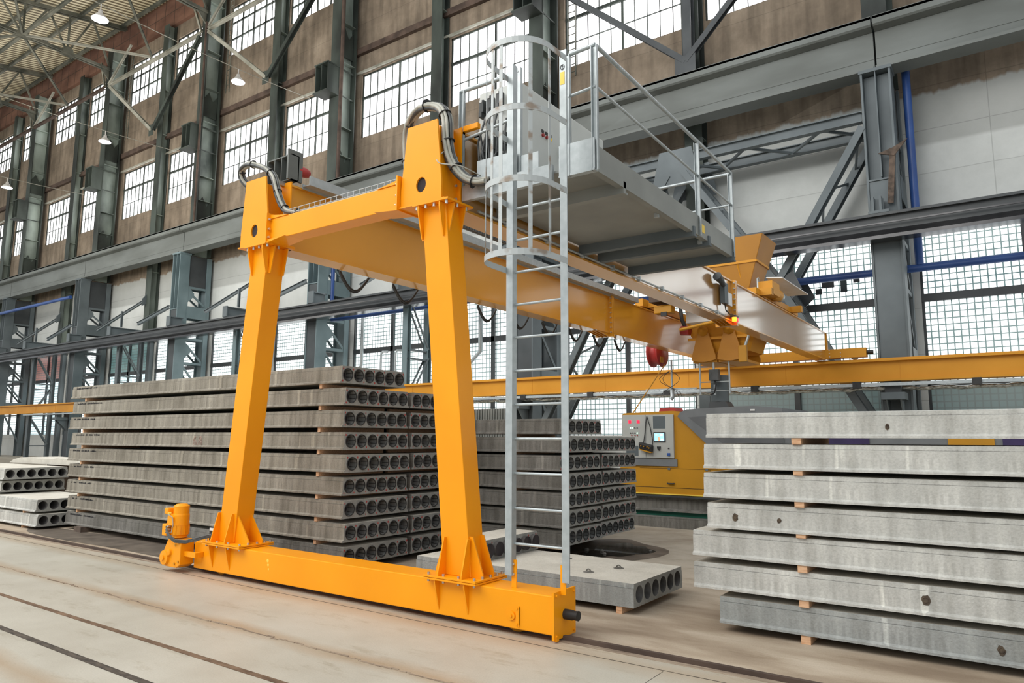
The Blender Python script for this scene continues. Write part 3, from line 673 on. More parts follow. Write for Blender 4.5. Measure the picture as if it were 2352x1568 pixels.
# ------------------------------------------------------------------ roof trusses
ZB = 29.5
for k, x in enumerate(CX):
    if k < 2: continue
    t = thing('roof_truss', 'weathered steel roof truss meeting the %s column from the right' % ORD[k + 1], 'truss', (x, 16, ZB))
    a = MB()
    for d in (-.14, .14): a.bar((x + d, 7, ZB), (x + d, 24.4, ZB), .05, .22); a.bar((x + d, 7, ZB - .09), (x + d, 24.4, ZB - .09), .14, .03)
    a.build('bottom_chord', 'truss', t)
    a = MB()
    for d in (-.14, .14): a.bar((x + d, 7, roofz(7) - .25), (x + d, 25.2, roofz(25.2) - .35), .06, .26)
    a.build('top_chord', 'truss', t)
    ys = [24.3, 21.2, 18.3, 15.2, 12.2]
    for i in range(4):
        ya, yb = ys[i], ys[i + 1]; ym = (ya + yb) / 2
        for (p, q) in (((x, ya, ZB), (x, ym, roofz(ym) - .35)), ((x, ym, roofz(ym) - .35), (x, yb, ZB)), ((x, yb, ZB), (x, yb, roofz(yb) - .35))):
            MB().bar(p, q, .12, .12).build('web_member', 'truss', t)
    for y in ys[1:]:
        for d_ in (-.2, .17): MB().prism([(y - .45, ZB - .2), (y + .45, ZB - .2), (y + .3, ZB + .3), (y, ZB + .42), (y - .3, ZB + .3)], 'x', x + d_, x + d_ + .03).build('gusset', 'truss', t)
    MB().prism([(23.5, ZB - .12), (24.18, ZB - .8), (24.18, ZB + .3)], 'x', x - .05, x + .05).build('gusset', 'truss', t)
# struts and raking braces between trusses
for k in range(2, len(CX) - 1):
    xa, xb = CX[k + 1], CX[k]; xm = (xa + xb) / 2
    t = thing('wind_brace', 'pale steel strut and V brace between the %s and %s columns from the right' % (ORD[k + 1], ORD[k + 2]), 'brace', (xm, 24.2, 27))
    MB().channel((xa + .3, 24.1, 28.1), (xb - .3, 24.1, 28.1), .2, .2, .03).build('strut', 'truss_light' if k in (2, 3) else 'rust', t)
    if k in (2, 3):
        MB().channel((xa + .6, 24.1, 27.9), (xm - .05, 24.5, 23.1), .22, .22, .03, (0, 1, 0)).build('diagonal', 'truss_light', t)
        MB().channel((xb - .4, 24.1, 27.9), (xm + .05, 24.5, 23.1), .26, .26, .03, (0, 1, 0)).build('diagonal', 'steel_green', t)
        MB().box(xm - .35, xm + .25, 24.42, 24.46, 22.7, 23.5).build('gusset', 'steel_green', t)
    for sx, e in ((-1, xa), (1, xb)):
        MB().channel((e - sx * .3, 24.1, 28.2), (e - sx * 2.3, 24.6, 31.0), .14, .14, .02, (0, 1, 0)).build('knee', 'truss_light', t)
    t = thing('roof_brace', 'steel cross bracing under the roof between the %s and %s columns from the right' % (ORD[k + 1], ORD[k + 2]), 'brace', (xm, 19, ZB))
    MB().channel((xa, 18.3, ZB), (xb, 18.3, ZB), .2, .18, .03).build('strut', 'truss', t)
    MB().channel((xa, 18.3, ZB), (xm, 24.1, 28.4), .14, .14, .02).build('diagonal', 'truss_light', t)
    MB().channel((xb, 18.3, ZB), (xm, 24.1, 28.4), .14, .14, .02).build('diagonal', 'truss', t)
    MB().channel((xa, 18.3, ZB), (xb, 12.2, ZB), .14, .14, .02).build('diagonal', 'truss', t)
    MB().channel((xb, 18.3, ZB), (xa, 12.2, ZB), .14, .14, .02).build('diagonal', 'truss', t)
# purlins
for i, y in enumerate((24.9, 21.9, 18.9, 15.9, 12.9, 9.9)):
    tag(MB().channel((XL, y, roofz(y) - .16), (-22, y, roofz(y) - .16), .16, .26, .03).build('purlin', 'truss'), 'long purlin under the corrugated roof, %s from the wall' % ORD[i + 1], 'purlin')
# V brace over the first bay
t = thing('wind_brace', 'dark V brace rising from the girder in front of the upper windows at right', 'brace', (-9.3, 24.3, 16))
for (p, q) in (((-9.2, 24.35, 15.7), (-15.5, 24.2, 21.3)), ((-9.2, 24.35, 15.7), (-4.2, 24.2, 20.6))):
    MB().channel(p, q, .22, .22, .03, (0, 1, 0)).build('diagonal', 'steel_dark', t)
MB().box(-9.6, -8.8, 24.25, 24.3, 14.9, 15.9).build('gusset', 'steel_dark', t)
MB().channel((-9.2, 24.7, 14.7), (-9.2, 24.7, 23), .34, .4, .04, (0, 1, 0)).build('post', 'steel_dark', t)
tag(MB().channel((CX[1] + .3, 24.1, 21.0), (CX[1] + 6.3, 24.1, 23.5), .2, .2, .03).build('brace_rod', 'steel_dark'), 'single dark diagonal tie crossing the top of the upper right window', 'brace')

# ------------------------------------------------------------------ hanging lamps on wires
def wire(x, z, label, sag=.35, y0=8.5, y1=25.4, zs=None):
    pts = []
    for i in range(25):
        f = i / 24; pts.append((x, y0 + (y1 - y0) * f, z - sag * 4 * f * (1 - f)))
    tag(MB().tube(pts, .018, 5).build('lamp_wire', 'truss_light'), label, 'wire')
def wz(y, z, sag=.35, y0=8.5, y1=25.4):
    f = (y - y0) / (y1 - y0); return z - sag * 4 * f * (1 - f)
lamp0 = None
def lamp(x, y, z, label):
    global lamp0
    if lamp0 is None:
        lamp0 = thing('pendant_lamp', label, 'lamp', (0, 0, 0), None)
        s_ = MB().lathe([(.06, .42), (.09, .40), (.10, .28), (.16, .22), (.30, .05), (.36, -.02), (.35, -.02), (.28, .05), (.14, .20), (.02, .24)]); s_.build('shade', 'lamp_shade', lamp0)
        MB().lathe([(.345, -.015), (.34, -.03), (.001, -.06)]).build('bulb_glow', 'lamp_glow', lamp0)
        MB().tube([(0, 0, .42), (0, 0, .72)], .025, 8).build('stem', 'lamp_shade', lamp0)
        t = lamp0
    else:
        t = lamp0.copy(); COL.objects.link(t)
        for ch in list(lamp0.children):
            c_ = ch.copy(); COL.objects.link(c_); c_.parent = t
    t.location = (x, y, z); t['label'] = label; t['group'] = 'pendant lamps on the roof wires'
ZW = 21.3
wire(-32.5, ZW, 'thin wire with the largest pendant lamp and a second lamp')
lamp(-32.5, 20.74, wz(20.74, ZW) - .70, 'white glowing bell lamp in front of the brown wall, right of the fourth green column')
lamp(-32.5, 13.72, wz(13.72, ZW) - .70, 'largest glowing bell lamp, hanging under the roof at the upper left')
wire(-45.5, 20.95, 'thin wire with a single bell lamp, second from the right')
lamp(-45.5, 20.1, wz(20.1, 20.95) - .70, 'small glowing bell lamp left of the roof column, above the left tall windows')
wire(-58.6, 20.5, 'thin wire with the leftmost bell lamp')
lamp(-58.6, 19.5, wz(19.5, 20.5) - .70, 'small bell lamp at the left edge, lowest of the hanging lamps')

# ================================================================== FLOOR DETAILS
def strip(y0, y1, mt, name, label, z=.004, x0=-60, x1=6):
    tag(MB().box(x0, x1, y0, y1, -.02, z).build(name, mt), label, name.split('_')[-1])
M['channel_rust'] = mottled('rust_brown_channel', (.10, .058, .032), (.20, .125, .075), 6, (1, 3, 1), rough=.9)
M['channel_dark'] = mottled('dark_channel', (.035, .028, .022), (.10, .08, .06), 9, (1, 3, 1), rough=.9)
M['track_dirt'] = mottled('dirty_track', (.19, .14, .10), (.36, .285, .21), 9, (.4, 3, 1), rough=.9)
strip(3.235, 3.285, 'channel_rust', 'floor_channel', 'narrow rusty brown channel in the pale casting bed, second groove from the crane')
strip(2.70, 2.755, 'channel_dark', 'floor_channel', 'dark channel in the pale casting bed, nearest full groove to the viewer')
a = MB(); xx_ = -40
while xx_ < 6:
    l_ = random.uniform(.03, .16); w_ = random.uniform(.005, .020); y_ = 3.915 + random.uniform(-.012, .012)
    a.box(xx_, xx_ + l_, y_ - w_ / 2, y_ + w_ / 2, -.01, random.uniform(.002, .009)); xx_ += l_ * random.uniform(.85, 1.05)
tag(a.build('floor_joint', 'track_dirt'), 'crumbling joint line with brown dust between the bed and the crane track', 'joint')
strip(5.20, 5.36, 'track_dirt', 'crane_track', 'dirty track under the yellow end carriage wheels', .003)
tag(MB().box(-60, 6, 5.265, 5.305, 0, .035).build('floor_rail', 'rust'), 'low rusty rail the gantry end carriage rolls on', 'rail')
tag(MB().box(-60, 6, 5.02, 5.026, -.01, .002).build('floor_joint', 'channel_dark'), 'fine dark joint line just in front of the end carriage', 'joint')
tag(MB().box(-2.2, -2.197, 1.2, 5.0, -.01, .0015).build('floor_joint', 'channel_dark'), 'faint cross joint in the pale bed at the right of the carriage', 'joint')
# puddle
M['water'] = mottled('puddle_water', (.03, .028, .024), (.05, .045, .04), 2, rough=.03, spec=1)
a = MB(); n = 40
vs = []
for i in range(n):
    an = 2 * PI * i / n; r = 1 + .18 * math.sin(3 * an + 1) + .1 * math.sin(7 * an)
    vs.append((-4.98 + .42 * r * math.cos(an), 9.75 + .75 * r * math.sin(an), .004))
a.add(vs, [tuple(range(n))])
tag(a.build('puddle', 'water'), 'dark wet puddle reflecting the windows beside the right slab stack', 'puddle')
M['damp'] = mottled('damp_floor', (.07, .055, .042), (.17, .14, .11), 3, rough=.55, lo=.3, hi=.7)
a = MB(); vs = []
for i in range(n):
    an = 2 * PI * i / n; r = 1 + .16 * math.sin(2 * an + 1) + .1 * math.sin(5 * an)
    vs.append((-5.45 + 1.0 * r * math.cos(an), 9.3 + 1.7 * r * math.sin(an), .002))
a.add(vs, [tuple(range(n))])
tag(a.build('damp_patch', 'damp'), 'dark damp stain on the floor around the puddle', 'stain')
a = MB(); vs = []
for i in range(n):
    an = 2 * PI * i / n; r = 1 + .1 * math.sin(2 * an + 1) + .1 * math.sin(5 * an)
    vs.append((-11.2 + 3.6 * r * math.cos(an), 5.85 + .42 * r * math.sin(an), .003))
a.add(vs, [tuple(range(n))])
tag(a.build('damp_patch', 'damp'), 'dark damp strip of floor below the left end of the tall slab stack', 'stain')
for i in range(9):
    x = -4.7 + random.uniform(-1, .8); y = 8.6 + random.uniform(-1, 1.6); r = random.uniform(.018, .04)
    a = MB(); a.lathe([(.001, 0), (r, .0), (r * 1.1, r * .5), (r * .6, r), (.001, r * 1.05)], (x, y, 0), n=7, smooth=False)
    tag(a.build('concrete_chip', 'concrete_dark'), 'small dark concrete chip lying on the damp floor by the puddle', 'rubble', 'concrete chips on the damp floor')

# casting track with kerb under the machine
tag(MB().box(-30, 8, 12.75, 13.3, 0, .19).build('floor_kerb', 'concrete_dark'), 'rough low concrete kerb in front of the yellow machine', 'kerb')
tag(MB().box(-30, 8, 12.98, 15.2, .19, .28).build('green_strip', 'green_strip'), 'green painted strip under the grey casting bed of the machine', 'strip')
t = thing('casting_bed', 'grey concrete casting bed the yellow machine stands on', 'bed', (-6, 14, .28))
MB().prism([(12.9, .28), (15.2, .28), (15.2, .56), (12.95, .56), (12.95, .52), (13.02, .50), (13.02, .33), (12.9, .31)], 'x', -30, 8).build('bed_body', 'concrete_dark', t)
MB().box(-30, 8, 12.9, 12.96, .545, .575).build('steel_edge', 'steel_dark', t)

# ================================================================== SLABS
TH, WD = .22, 1.18
HC = [WD / 2 + (i - 2.5) * .186 for i in range(6)]
_slabcache = {}
def slab_mesh(L, side, thick=TH, top='concrete_top', lip=True, marks=True, end='concrete_end'):
    key = (round(L, 2), side, thick, top, lip, marks)
    if key in _slabcache: return _slabcache[key]
    bm = bmesh.new()
    h = thick; r = .080 * thick / .22
    if lip: prof = [(0, 0), (0, .018), (.022, .034), (.022, h * .80), (.030, h * .82), (.032, h - .006), (.04, h)]
    else: prof = [(.0, .0), (0, h * .80), (.008, h * .82), (.01, h)]
    prof = prof + [(WD - y, z) for y, z in reversed(prof)]
    loops = []
    for x in (0, -L):
        out = [bm.verts.new((x, y, z)) for y, z in prof]
        for i in range(len(out)): bm.edges.new((out[i], out[(i + 1) % len(out)]))
        holes = []
        for c_ in HC:
            ring = [bm.verts.new((x, c_ + r * math.cos(2 * PI * k / 20), h * .5 + r * math.sin(2 * PI * k / 20))) for k in range(20)]
            for i in range(20): bm.edges.new((ring[i], ring[(i + 1) % 20]))
            holes.append(ring)
        es = [e for e in bm.edges if all(abs(v.co.x - x) < 1e-6 for v in e.verts)]
        res = bmesh.ops.triangle_fill(bm, edges=es, use_beauty=True)
        for f in [g for g in res['geom'] if isinstance(g, bmesh.types.BMFace)]: f.material_index = 1
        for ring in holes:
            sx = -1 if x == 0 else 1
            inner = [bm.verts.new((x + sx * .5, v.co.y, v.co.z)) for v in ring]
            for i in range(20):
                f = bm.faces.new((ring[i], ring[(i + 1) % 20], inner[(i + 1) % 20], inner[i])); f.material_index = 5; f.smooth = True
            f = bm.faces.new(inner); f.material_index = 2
        loops.append(out)
    a, b_ = loops; n_ = len(a)
    for i in range(n_):
        f = bm.faces.new((a[i], a[(i + 1) % n_], b_[(i + 1) % n_], b_[i])); 
        zc = (a[i].co.z + a[(i + 1) % n_].co.z) / 2
        f.material_index = 3 if zc > h - .001 else 0
    if marks:
        for c_ in [(HC[i] + HC[i + 1]) / 2 for i in range(5)] + [.05, WD - .05]:
            for zz in (.03, h - .035):
                if random.random() < .25: continue
                rr = random.uniform(.008, .012); yy = c_ + random.uniform(-.01, .01)
                vs = [bm.verts.new((.002, yy + rr * math.cos(2 * PI * k / 8), zz + rr * 1.3 * math.sin(2 * PI * k / 8))) for k in range(8)]
                f = bm.faces.new(vs); f.material_index = 4
    bmesh.ops.recalc_face_normals(bm, faces=bm.faces)
    me = bpy.data.meshes.new('hollow_slab_body'); bm.to_mesh(me); bm.free()
    for m_ in (side, end, 'core_dark', top, 'strand_red', 'core_wall_shade'): me.materials.append(M[m_])
    _slabcache[key] = me
    return me
# plastic plug sitting in a core
def plug_mesh():
    p = MB(); r = .080
    ring = [(0.004, r * math.cos(2 * PI * k / 24), r * math.sin(2 * PI * k / 24)) for k in range(24)]
    p.mat(0).tube(ring, .0055, 6, closed=True)
    for an in (-1.25, -.55, .15, .8, 1.5, 2.4, 3.6):
        c_, s_ = math.cos(an), math.sin(an)
        p.bar((0, r * .99 * c_, r * .99 * s_), (-.10, r * .8 * c_, r * .8 * s_), .007, .007)
    p.mat(1).lathe([(r * .96, -.005), (r * .80, -.10), (r * .78, -.12)], axis='x', n=24)
    p.mat(2).lathe([(r * .79, -.12), (.001, -.13)], axis='x', n=24)
    o = p.build('core_plug', ['black_rubber', 'plug_inner', 'core_dark']); me = o.data; bpy.data.objects.remove(o); return me
PLUG = plug_mesh()
slabs = []
def slab(x, y, z, L, label, side='concrete_warm', plugs=True, group=None, thick=TH, rot=0, **kw):
    t = thing('hollow_core_slab', label, 'concrete slab', (x, y, z))
    t.rotation_euler = (0, 0, rot)
    b_ = bpy.data.objects.new('slab_body', slab_mesh(L, side, thick, **kw)); COL.objects.link(b_); b_.parent = t
    if plugs:
        for c_ in HC:
            o = bpy.data.objects.new('core_plug', PLUG); COL.objects.link(o); o.parent = t; o.location = (0, c_, thick / 2)
            o.scale = (1, thick / .22, thick / .22)
            o.rotation_euler = (random.uniform(-.25, .25), 0, 0)
    return t
def spacer(x, y0, y1, z0, z1, label, mt='wood', w=.05):
    tag(MB().box(x - w / 2, x + w / 2, y0, y1, z0 + .001, z1 - .001).build('timber_spacer', mt), label, 'timber')

# stack A front row (nine) and rear row (eight)
PA = .28
xa_ = [-6.83, -6.82, -6.85, -6.87, -6.83, -6.87, -6.90, -6.88, -6.96]
la_ = [-14.16, -14.13, -14.22, -14.20, -14.25, -14.18, -14.30, -14.22, -14.30]
for i in range(9):
    z = .09 + PA * i; pos = ORD[9 - i]
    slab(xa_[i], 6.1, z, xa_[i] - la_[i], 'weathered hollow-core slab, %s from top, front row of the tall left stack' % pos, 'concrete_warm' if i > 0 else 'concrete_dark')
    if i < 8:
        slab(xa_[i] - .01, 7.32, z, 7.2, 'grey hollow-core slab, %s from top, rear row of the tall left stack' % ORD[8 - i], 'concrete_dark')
    if 0 < i < 8:
        zz = .09 + TH + PA * (i - 1)
        tag(MB().box(-13.6, -7.45, 7.08, 7.2, zz + .001, zz + .059).build('gap_light_block', 'wood_dark'), 'added dark strip blocking light beneath the %s slab down the tall left stack' % ORD[9 - i], 'timber')  # filler strip added to stop light shining through the slab gap
    if i > 0:
        spacer(-7.35, 6.12, 7.25, .09 + TH + PA * (i - 1), z, 'timber batten near the cored end, under the %s slab down the tall left stack' % pos)
        spacer(-13.75, 6.12, 7.25, .09 + TH + PA * (i - 1), z, 'timber batten near the left end, under the %s slab down the tall left stack' % pos)
        if i < 8: spacer(-7.35, 7.35, 8.45, .09 + TH + PA * (i - 1), z, 'rear-row timber batten under the %s slab down the tall left stack' % ORD[8 - i])
for x, nm in ((-13.45, 'left'), (-8.0, 'right')):
    spacer(x, 6.02, 8.5, 0, .09, 'heavy dark floor bearer under the %s part of the tall left stack' % nm, 'wood_dark', .25)
# mix of faint stencil marks on left ends of the front row
for i in range(9):
    a = MB(); z = .09 + PA * i; x = la_[i] + .18
    for k in range(14):
        if random.random() < .2: x += .05; continue
        hh = random.uniform(.03, .045); ww = random.uniform(.025, .06)
        a.box(x - .012, x + ww + .012, 6.1195, 6.1212, z + .170, z + .176)
        for q in range(random.choice((1, 2, 2))):
            a.box(x + q * ww * .6, x + q * ww * .6 + ww * .3, 6.1195, 6.1215, z + .165, z + .165 + hh * .7)
        a.box(x, x + ww, 6.1195, 6.1215, z + .163 + hh * random.uniform(.2, .6), z + .170 + hh * random.uniform(.3, .6)); x += ww + .02
    tag(a.build('stencil_marking', 'ink'), 'smudged stencil marks on the left end of the %s slab down the tall left stack' % ORD[9 - i], 'marking')

M['chalk'] = mottled('pink_chalk', (.42, .25, .22), (.50, .32, .28), 20, rough=.95)
def chalk_text(txt, x, y, z, size, label):
    cu = bpy.data.curves.new('chalk_writing', 'FONT'); cu.body = txt; cu.size = size; cu.extrude = .0006; cu.fill_mode = 'NONE'; cu.bevel_depth = .0016
    o = bpy.data.objects.new('chalk_writing', cu); COL.objects.link(o); o.location = (x, y, z); o.rotation_euler = (PI / 2, 0, 0)
    dg = bpy.context.evaluated_depsgraph_get(); me = bpy.data.meshes.new_from_object(o.evaluated_get(dg)); bpy.data.objects.remove(o)
    n_ = bpy.data.objects.new('chalk_writing', me); COL.objects.link(n_); n_.location = (x, y, z); n_.rotation_euler = (PI / 2, 0, 0)
    me.materials.clear(); me.materials.append(M['chalk'])
    return tag(n_, label, 'writing')
chalk_text('6.8', -10.22, 6.119, 1.515, .20, 'faint pink chalk number 6.8 on the fourth slab of the tall left stack')
# stack B
PB = .25
for i in range(7):
    z = .20 + PB * i; pos = ORD[7 - i]
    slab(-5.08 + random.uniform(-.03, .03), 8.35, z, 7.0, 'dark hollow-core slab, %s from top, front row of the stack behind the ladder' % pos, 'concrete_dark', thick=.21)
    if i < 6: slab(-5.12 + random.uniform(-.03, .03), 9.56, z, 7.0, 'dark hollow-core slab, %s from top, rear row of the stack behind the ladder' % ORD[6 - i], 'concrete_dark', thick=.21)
    if i > 0: spacer(-5.9, 8.4, 9.5, .2 + .21 + PB * (i - 1), z, 'timber batten under the %s slab down the stack behind the ladder' % pos)
    if 0 < i < 6: spacer(-5.9, 9.6, 10.7, .2 + .21 + PB * (i - 1), z, 'rear-row timber batten under the %s slab down the stack behind the ladder' % ORD[6 - i])
for x, nm in ((-6.0, 'right'), (-10.5, 'left')):
    spacer(x, 8.4, 10.7, 0, .2, 'dark timber bearer on the floor under the %s part of the stack behind the ladder' % nm, 'wood_dark', .25)

# right stack: seven slabs, side faces only
PR = [(-2.235, .07), (-2.46, .345), (-2.46, .62), (-2.32, .868), (-2.345, 1.13), (-2.335, 1.385), (-2.305, 1.655)]
for i, (x, z) in enumerate(PR):
    L = 6.2
    sd = 'concrete_blue' if i == 0 else 'concrete_pale'
    slab(x + L, 6.3, z, L, 'pale concrete slab, %s from the top of the near right stack' % ORD[7 - i], sd, plugs=False, thick=.215, lip=True, marks=False)
    zb = PR[i - 1][1] + .215 if i else 0
    for xs_, nm in ((-1.53, 'left'), (2.6, 'right')):
        spacer(xs_, 6.31, 7.4, zb, z, 'timber block at the %s under the %s slab down the near right stack' % (nm, ORD[7 - i]), w=.075)
# rusty pock marks in three of the right stack slabs
M['pock'] = mottled('rusty_pock', (.05, .035, .025), (.12, .09, .06), 20, rough=.9)
for (x, z, r, nm) in ((-.84, 1.745, .018, 'top slab'), (-2.07, 1.0 - .03, .024, 'fourth slab'), (-1.7, .965, .016, 'fourth slab, right of its neighbour'), (-.66, .455, .028, 'sixth slab'), (-1.36, .36, .014, 'sixth slab lower edge'), (-.21, .17, .025, 'bottom slab')):
    a = MB(); vs = [(x + r * (1 + random.uniform(-.25, .25)) * math.cos(2 * PI * k / 12), 6.319, z + r * 1.4 * (1 + random.uniform(-.2, .2)) * math.sin(2 * PI * k / 12)) for k in range(12)]
    a.add(vs, [tuple(range(12))]); a.lathe([(r * .7, -.004), (r * .9, 0)], (x, 6.32, z), 'y', 10)
    tag(a.build('surface_hole', 'pock'), 'small rusty hole in the %s of the near right stack' % nm, 'hole')

# flat slab on the floor right of the crane, and short piece behind it
slab(-3.06, 6.33, .07, 2.75, 'single broad hollow-core slab lying alone on the floor right of the crane legs', 'concrete_blue', plugs=False, lip=False, marks=False)
spacer(-3.22, 6.34, 7.45, 0, .07, 'pink timber block under the near corner of the single flat slab', w=.06)
spacer(-5.2, 6.34, 7.45, 0, .07, 'timber block under the far end of the single flat slab', w=.06)
slab(-4.94, 6.40, .293, .45, 'short hollow-core offcut with open cores lying on the flat slab', 'concrete_pale', plugs=False, marks=True, lip=True)
for i, (x, y) in enumerate(((-3.7, 6.62), (-3.55, 7.0), (-4.3, 7.2))):
    a = MB(); pts = [(x + .03 * math.cos(PI * k / 6), y, .285 + .035 * math.sin(PI * k / 6)) for k in range(7)]
    a.tube(pts, .007, 6); a.lathe([(.001, .012), (.05, .0), (.06, -.004)], (x, y, .295), n=9, smooth=False)
    tag(a.build('lifting_loop', 'concrete_dark'), ['nearest', 'right-hand', 'farthest'][i] + ' stub of lifting loop in crumbled concrete on the flat slab', 'loop')

# stack C at far left
slab(-14.30, 5.70, .05, 7, 'pale hollow-core slab at the lower left edge, bottom of the small stack', 'concrete_pale', plugs=False, marks=False, thick=.215)
slab(-14.38, 5.70, .305, 7, 'pale hollow-core slab at the left edge, second from the bottom of the small stack', 'concrete_pale', plugs=False, marks=False, thick=.215)
slab(-16.22, 5.78, .56, 6, 'hollow-core slab showing six round cores, third from the bottom of the small left stack', 'concrete_pale', plugs=False, marks=False, thick=.215)
slab(-16.12, 5.78, .805, 6, 'hollow-core slab showing six round cores, top full slab of the small left stack', 'concrete_pale', plugs=False, marks=False, thick=.215)
for x, z0, z1, nm in ((-14.9, 0, .05, 'bottom'), (-14.9, .265, .305, 'second'), (-16.9, .52, .56, 'third'), (-16.9, .775, .805, 'fourth')):
    spacer(x, 5.72, 6.8, z0, z1, 'timber batten under the %s slab of the small left stack' % nm)
a = MB(); a.prism([(-19.5, 1.03), (-16.0, 1.03), (-15.9, 1.08), (-16.2, 1.16), (-17.1, 1.17), (-17.3, 1.14), (-18.9, 1.16), (-19.3, 1.1)], 'y', 7.1, 7.9)
tag(a.build('broken_slab', 'concrete_top'), 'jagged white broken concrete strip lying behind the top of the small left stack', 'concrete slab')
spacer(-17.5, 7.2, 7.8, 0, 1.03, 'timber prop beneath the jagged white strip at the left', 'wood_dark', .5)

# ================================================================== GANTRY CRANE
CR = thing('gantry_crane', 'yellow semi-gantry crane with two legs, end carriage, twin girders, ladder and platform', 'crane', (-5.8, 5.3, 0))
Y0, Y1 = 5.14, 5.46
car = MB().box(-8.40, -3.21, Y0, Y1, .055, .365).build('end_carriage', 'yellow', CR, bevel=.008)
a = MB().box(-3.21, -3.19, Y0 - .015, Y1 + .015, .02, .395)
a.box(-3.2, -3.18, Y0 + .01, Y0 + .05, -.0 + .01, .05); a.build('end_plate', 'yellow', car)
bolt_each([(-3.185, y, z) for y in (Y0 + .02, Y1 - .02) for z in (.05, .365)], 'x', .011, .01, 'yellow', car)
MB().tube([(-3.19, 5.30, .20), (-3.12, 5.30, .20), (-3.10, 5.30, .2), (-3.06, 5.30, .2)], [.042, .042, .036, .04], 18).build('buffer', 'black_rubber', car)
a = MB(); a.cyl((-3.62, Y0 - .012, .16), (-3.62, Y0 + .01, .16), .038, 18); a.cyl((-3.62, Y0 - .02, .16), (-3.62, Y0 - .01, .16), .014, 12)
a.box(-3.57, -3.54, Y0 - .01, Y0, .09, .235); a.box(-3.55, -3.54, Y0 - .012, Y0, .08, .245); a.bolts([(-3.56, Y0 - .01, .10), (-3.56, Y0 - .01, .225)], 'y', .012, .006)
a.build('axle_plate', 'yellow', car)
for x in (-3.62, -7.95):
    MB().lathe([(.001, 5.22), (.16, 5.22), (.16, 5.24), (.135, 5.245), (.135, 5.325), (.16, 5.33), (.16, 5.35), (.001, 5.35)], (x, 0, .172), 'y', 28).build('wheel', 'yellow_far', car)
a = MB()
for i in range(3): a.lathe([(.001, -.001), (.02 - i * .004, 0)], (-6.95 + .01 * i, Y0 - .0005, .28 - .045 * i), 'y', 8)
a.build('paint_mark', 'orange_sticker', car)

def leg(nm, xb0, xb1, xt0, xt1, yb1, yt1, fx0, fx1):
    z0, z1 = .405, 3.955; yf = 5.185
    l = MB().hexa([(xb0, yf, z0), (xb1, yf, z0), (xb1, yb1, z0), (xb0, yb1, z0), (xt0, yf, z1), (xt1, yf, z1), (xt1, yt1, z1), (xt0, yt1, z1)]).build('leg', 'yellow', CR, bevel=.006)
    l['label'] = nm + ' tapering box leg'
    # lower flange pair
    MB().box(fx0, fx1, 5.06, 5.54, .368, .384).box(fx0, fx1, 5.06, 5.54, .388, .405).build('base_flange', 'yellow', l, bevel=.002)
    bx = [fx0 + .04 + (fx1 - fx0 - .08) * i / 3 for i in range(4)]
    for x in bx:
        pass
    bolt_each([(x, 5.095, z) for x in bx for z in (.415, .357)] + [(x, 5.51, .415) for x in bx] + [(fx1 - .03, y, .415) for y in (5.2, 5.32, 5.42)], 'z', .013, .011, 'bolt', l)
    # stiffener fins at the foot
    for i, x in enumerate((xb0 + .015, xb1 - .03)):
        MB().prism([(yf + .01, .405), (5.075, .405), (5.075, .43), (yf - .03, .74), (yf + .01, .74)], 'x', x, x + .014).build('fin', 'yellow', l)
    for y in (yf + .02, yb1 - .035):
        MB().prism([(xb1 - .04, .405), (fx1 - .03, .405), (fx1 - .03, .44), (xb1 + .0, .76), (xb1 - .04, .76)], 'y', y, y + .014).build('fin', 'yellow', l)
        MB().prism([(xb0 + .04, .405), (fx0 + .03, .405), (fx0 + .03, .44), (xb0 + .0, .76), (xb0 + .04, .76)], 'y', y, y + .014).build('fin', 'yellow', l)
    for x in (xb0 - .02, xb1 + .0):
        MB().prism([(Y0, .365), (5.075, .365), (5.075, .34), (Y0 - .002, .10), (Y0, .10)], 'x', x, x + .014).build('fin', 'yellow', l)
    # upper flange and fins
    MB().box(xt0 - .06, xt1 + .10, 5.10, 5.50, 3.955, 3.975).build('top_flange', 'yellow', l)
    for i, x in enumerate((xt0 + .01, xt1 - .02)):
        MB().prism([(yf + .01, 3.95), (5.105, 3.95), (5.105, 3.90), (yf - .015, 3.62), (yf + .01, 3.62)], 'x', x, x + .014).build('fin', 'yellow', l)
    for y in (yf + .03, yt1 - .04):
        MB().prism([(xt1 - .03, 3.95), (xt1 + .09, 3.95), (xt1 + .075, 3.88), (xt1 + .02, 3.62), (xt1 - .03, 3.62)], 'y', y, y + .014).build('fin', 'yellow', l)
        MB().prism([(xt0 + .03, 3.95), (xt0 - .09, 3.95), (xt0 - .075, 3.88), (xt0 - .02, 3.62), (xt0 + .03, 3.62)], 'y', y, y + .014).build('fin', 'yellow', l)
    bolt_each([(x, 5.13, 3.937) for x in (xt0 - .02, xt0 + .10, xt1 - .10, xt1 + .06)] + [(xt1 + .07, y, 3.937) for y in (5.28, 5.42)], 'z', .0155, .018, 'bolt', l)
leg('left', -7.99, -7.67, -7.60, -7.29, 5.42, 5.44, -8.12, -7.38)
leg('right', -4.42, -4.10, -4.78, -4.47, 5.40, 5.43, -4.56, -3.95)

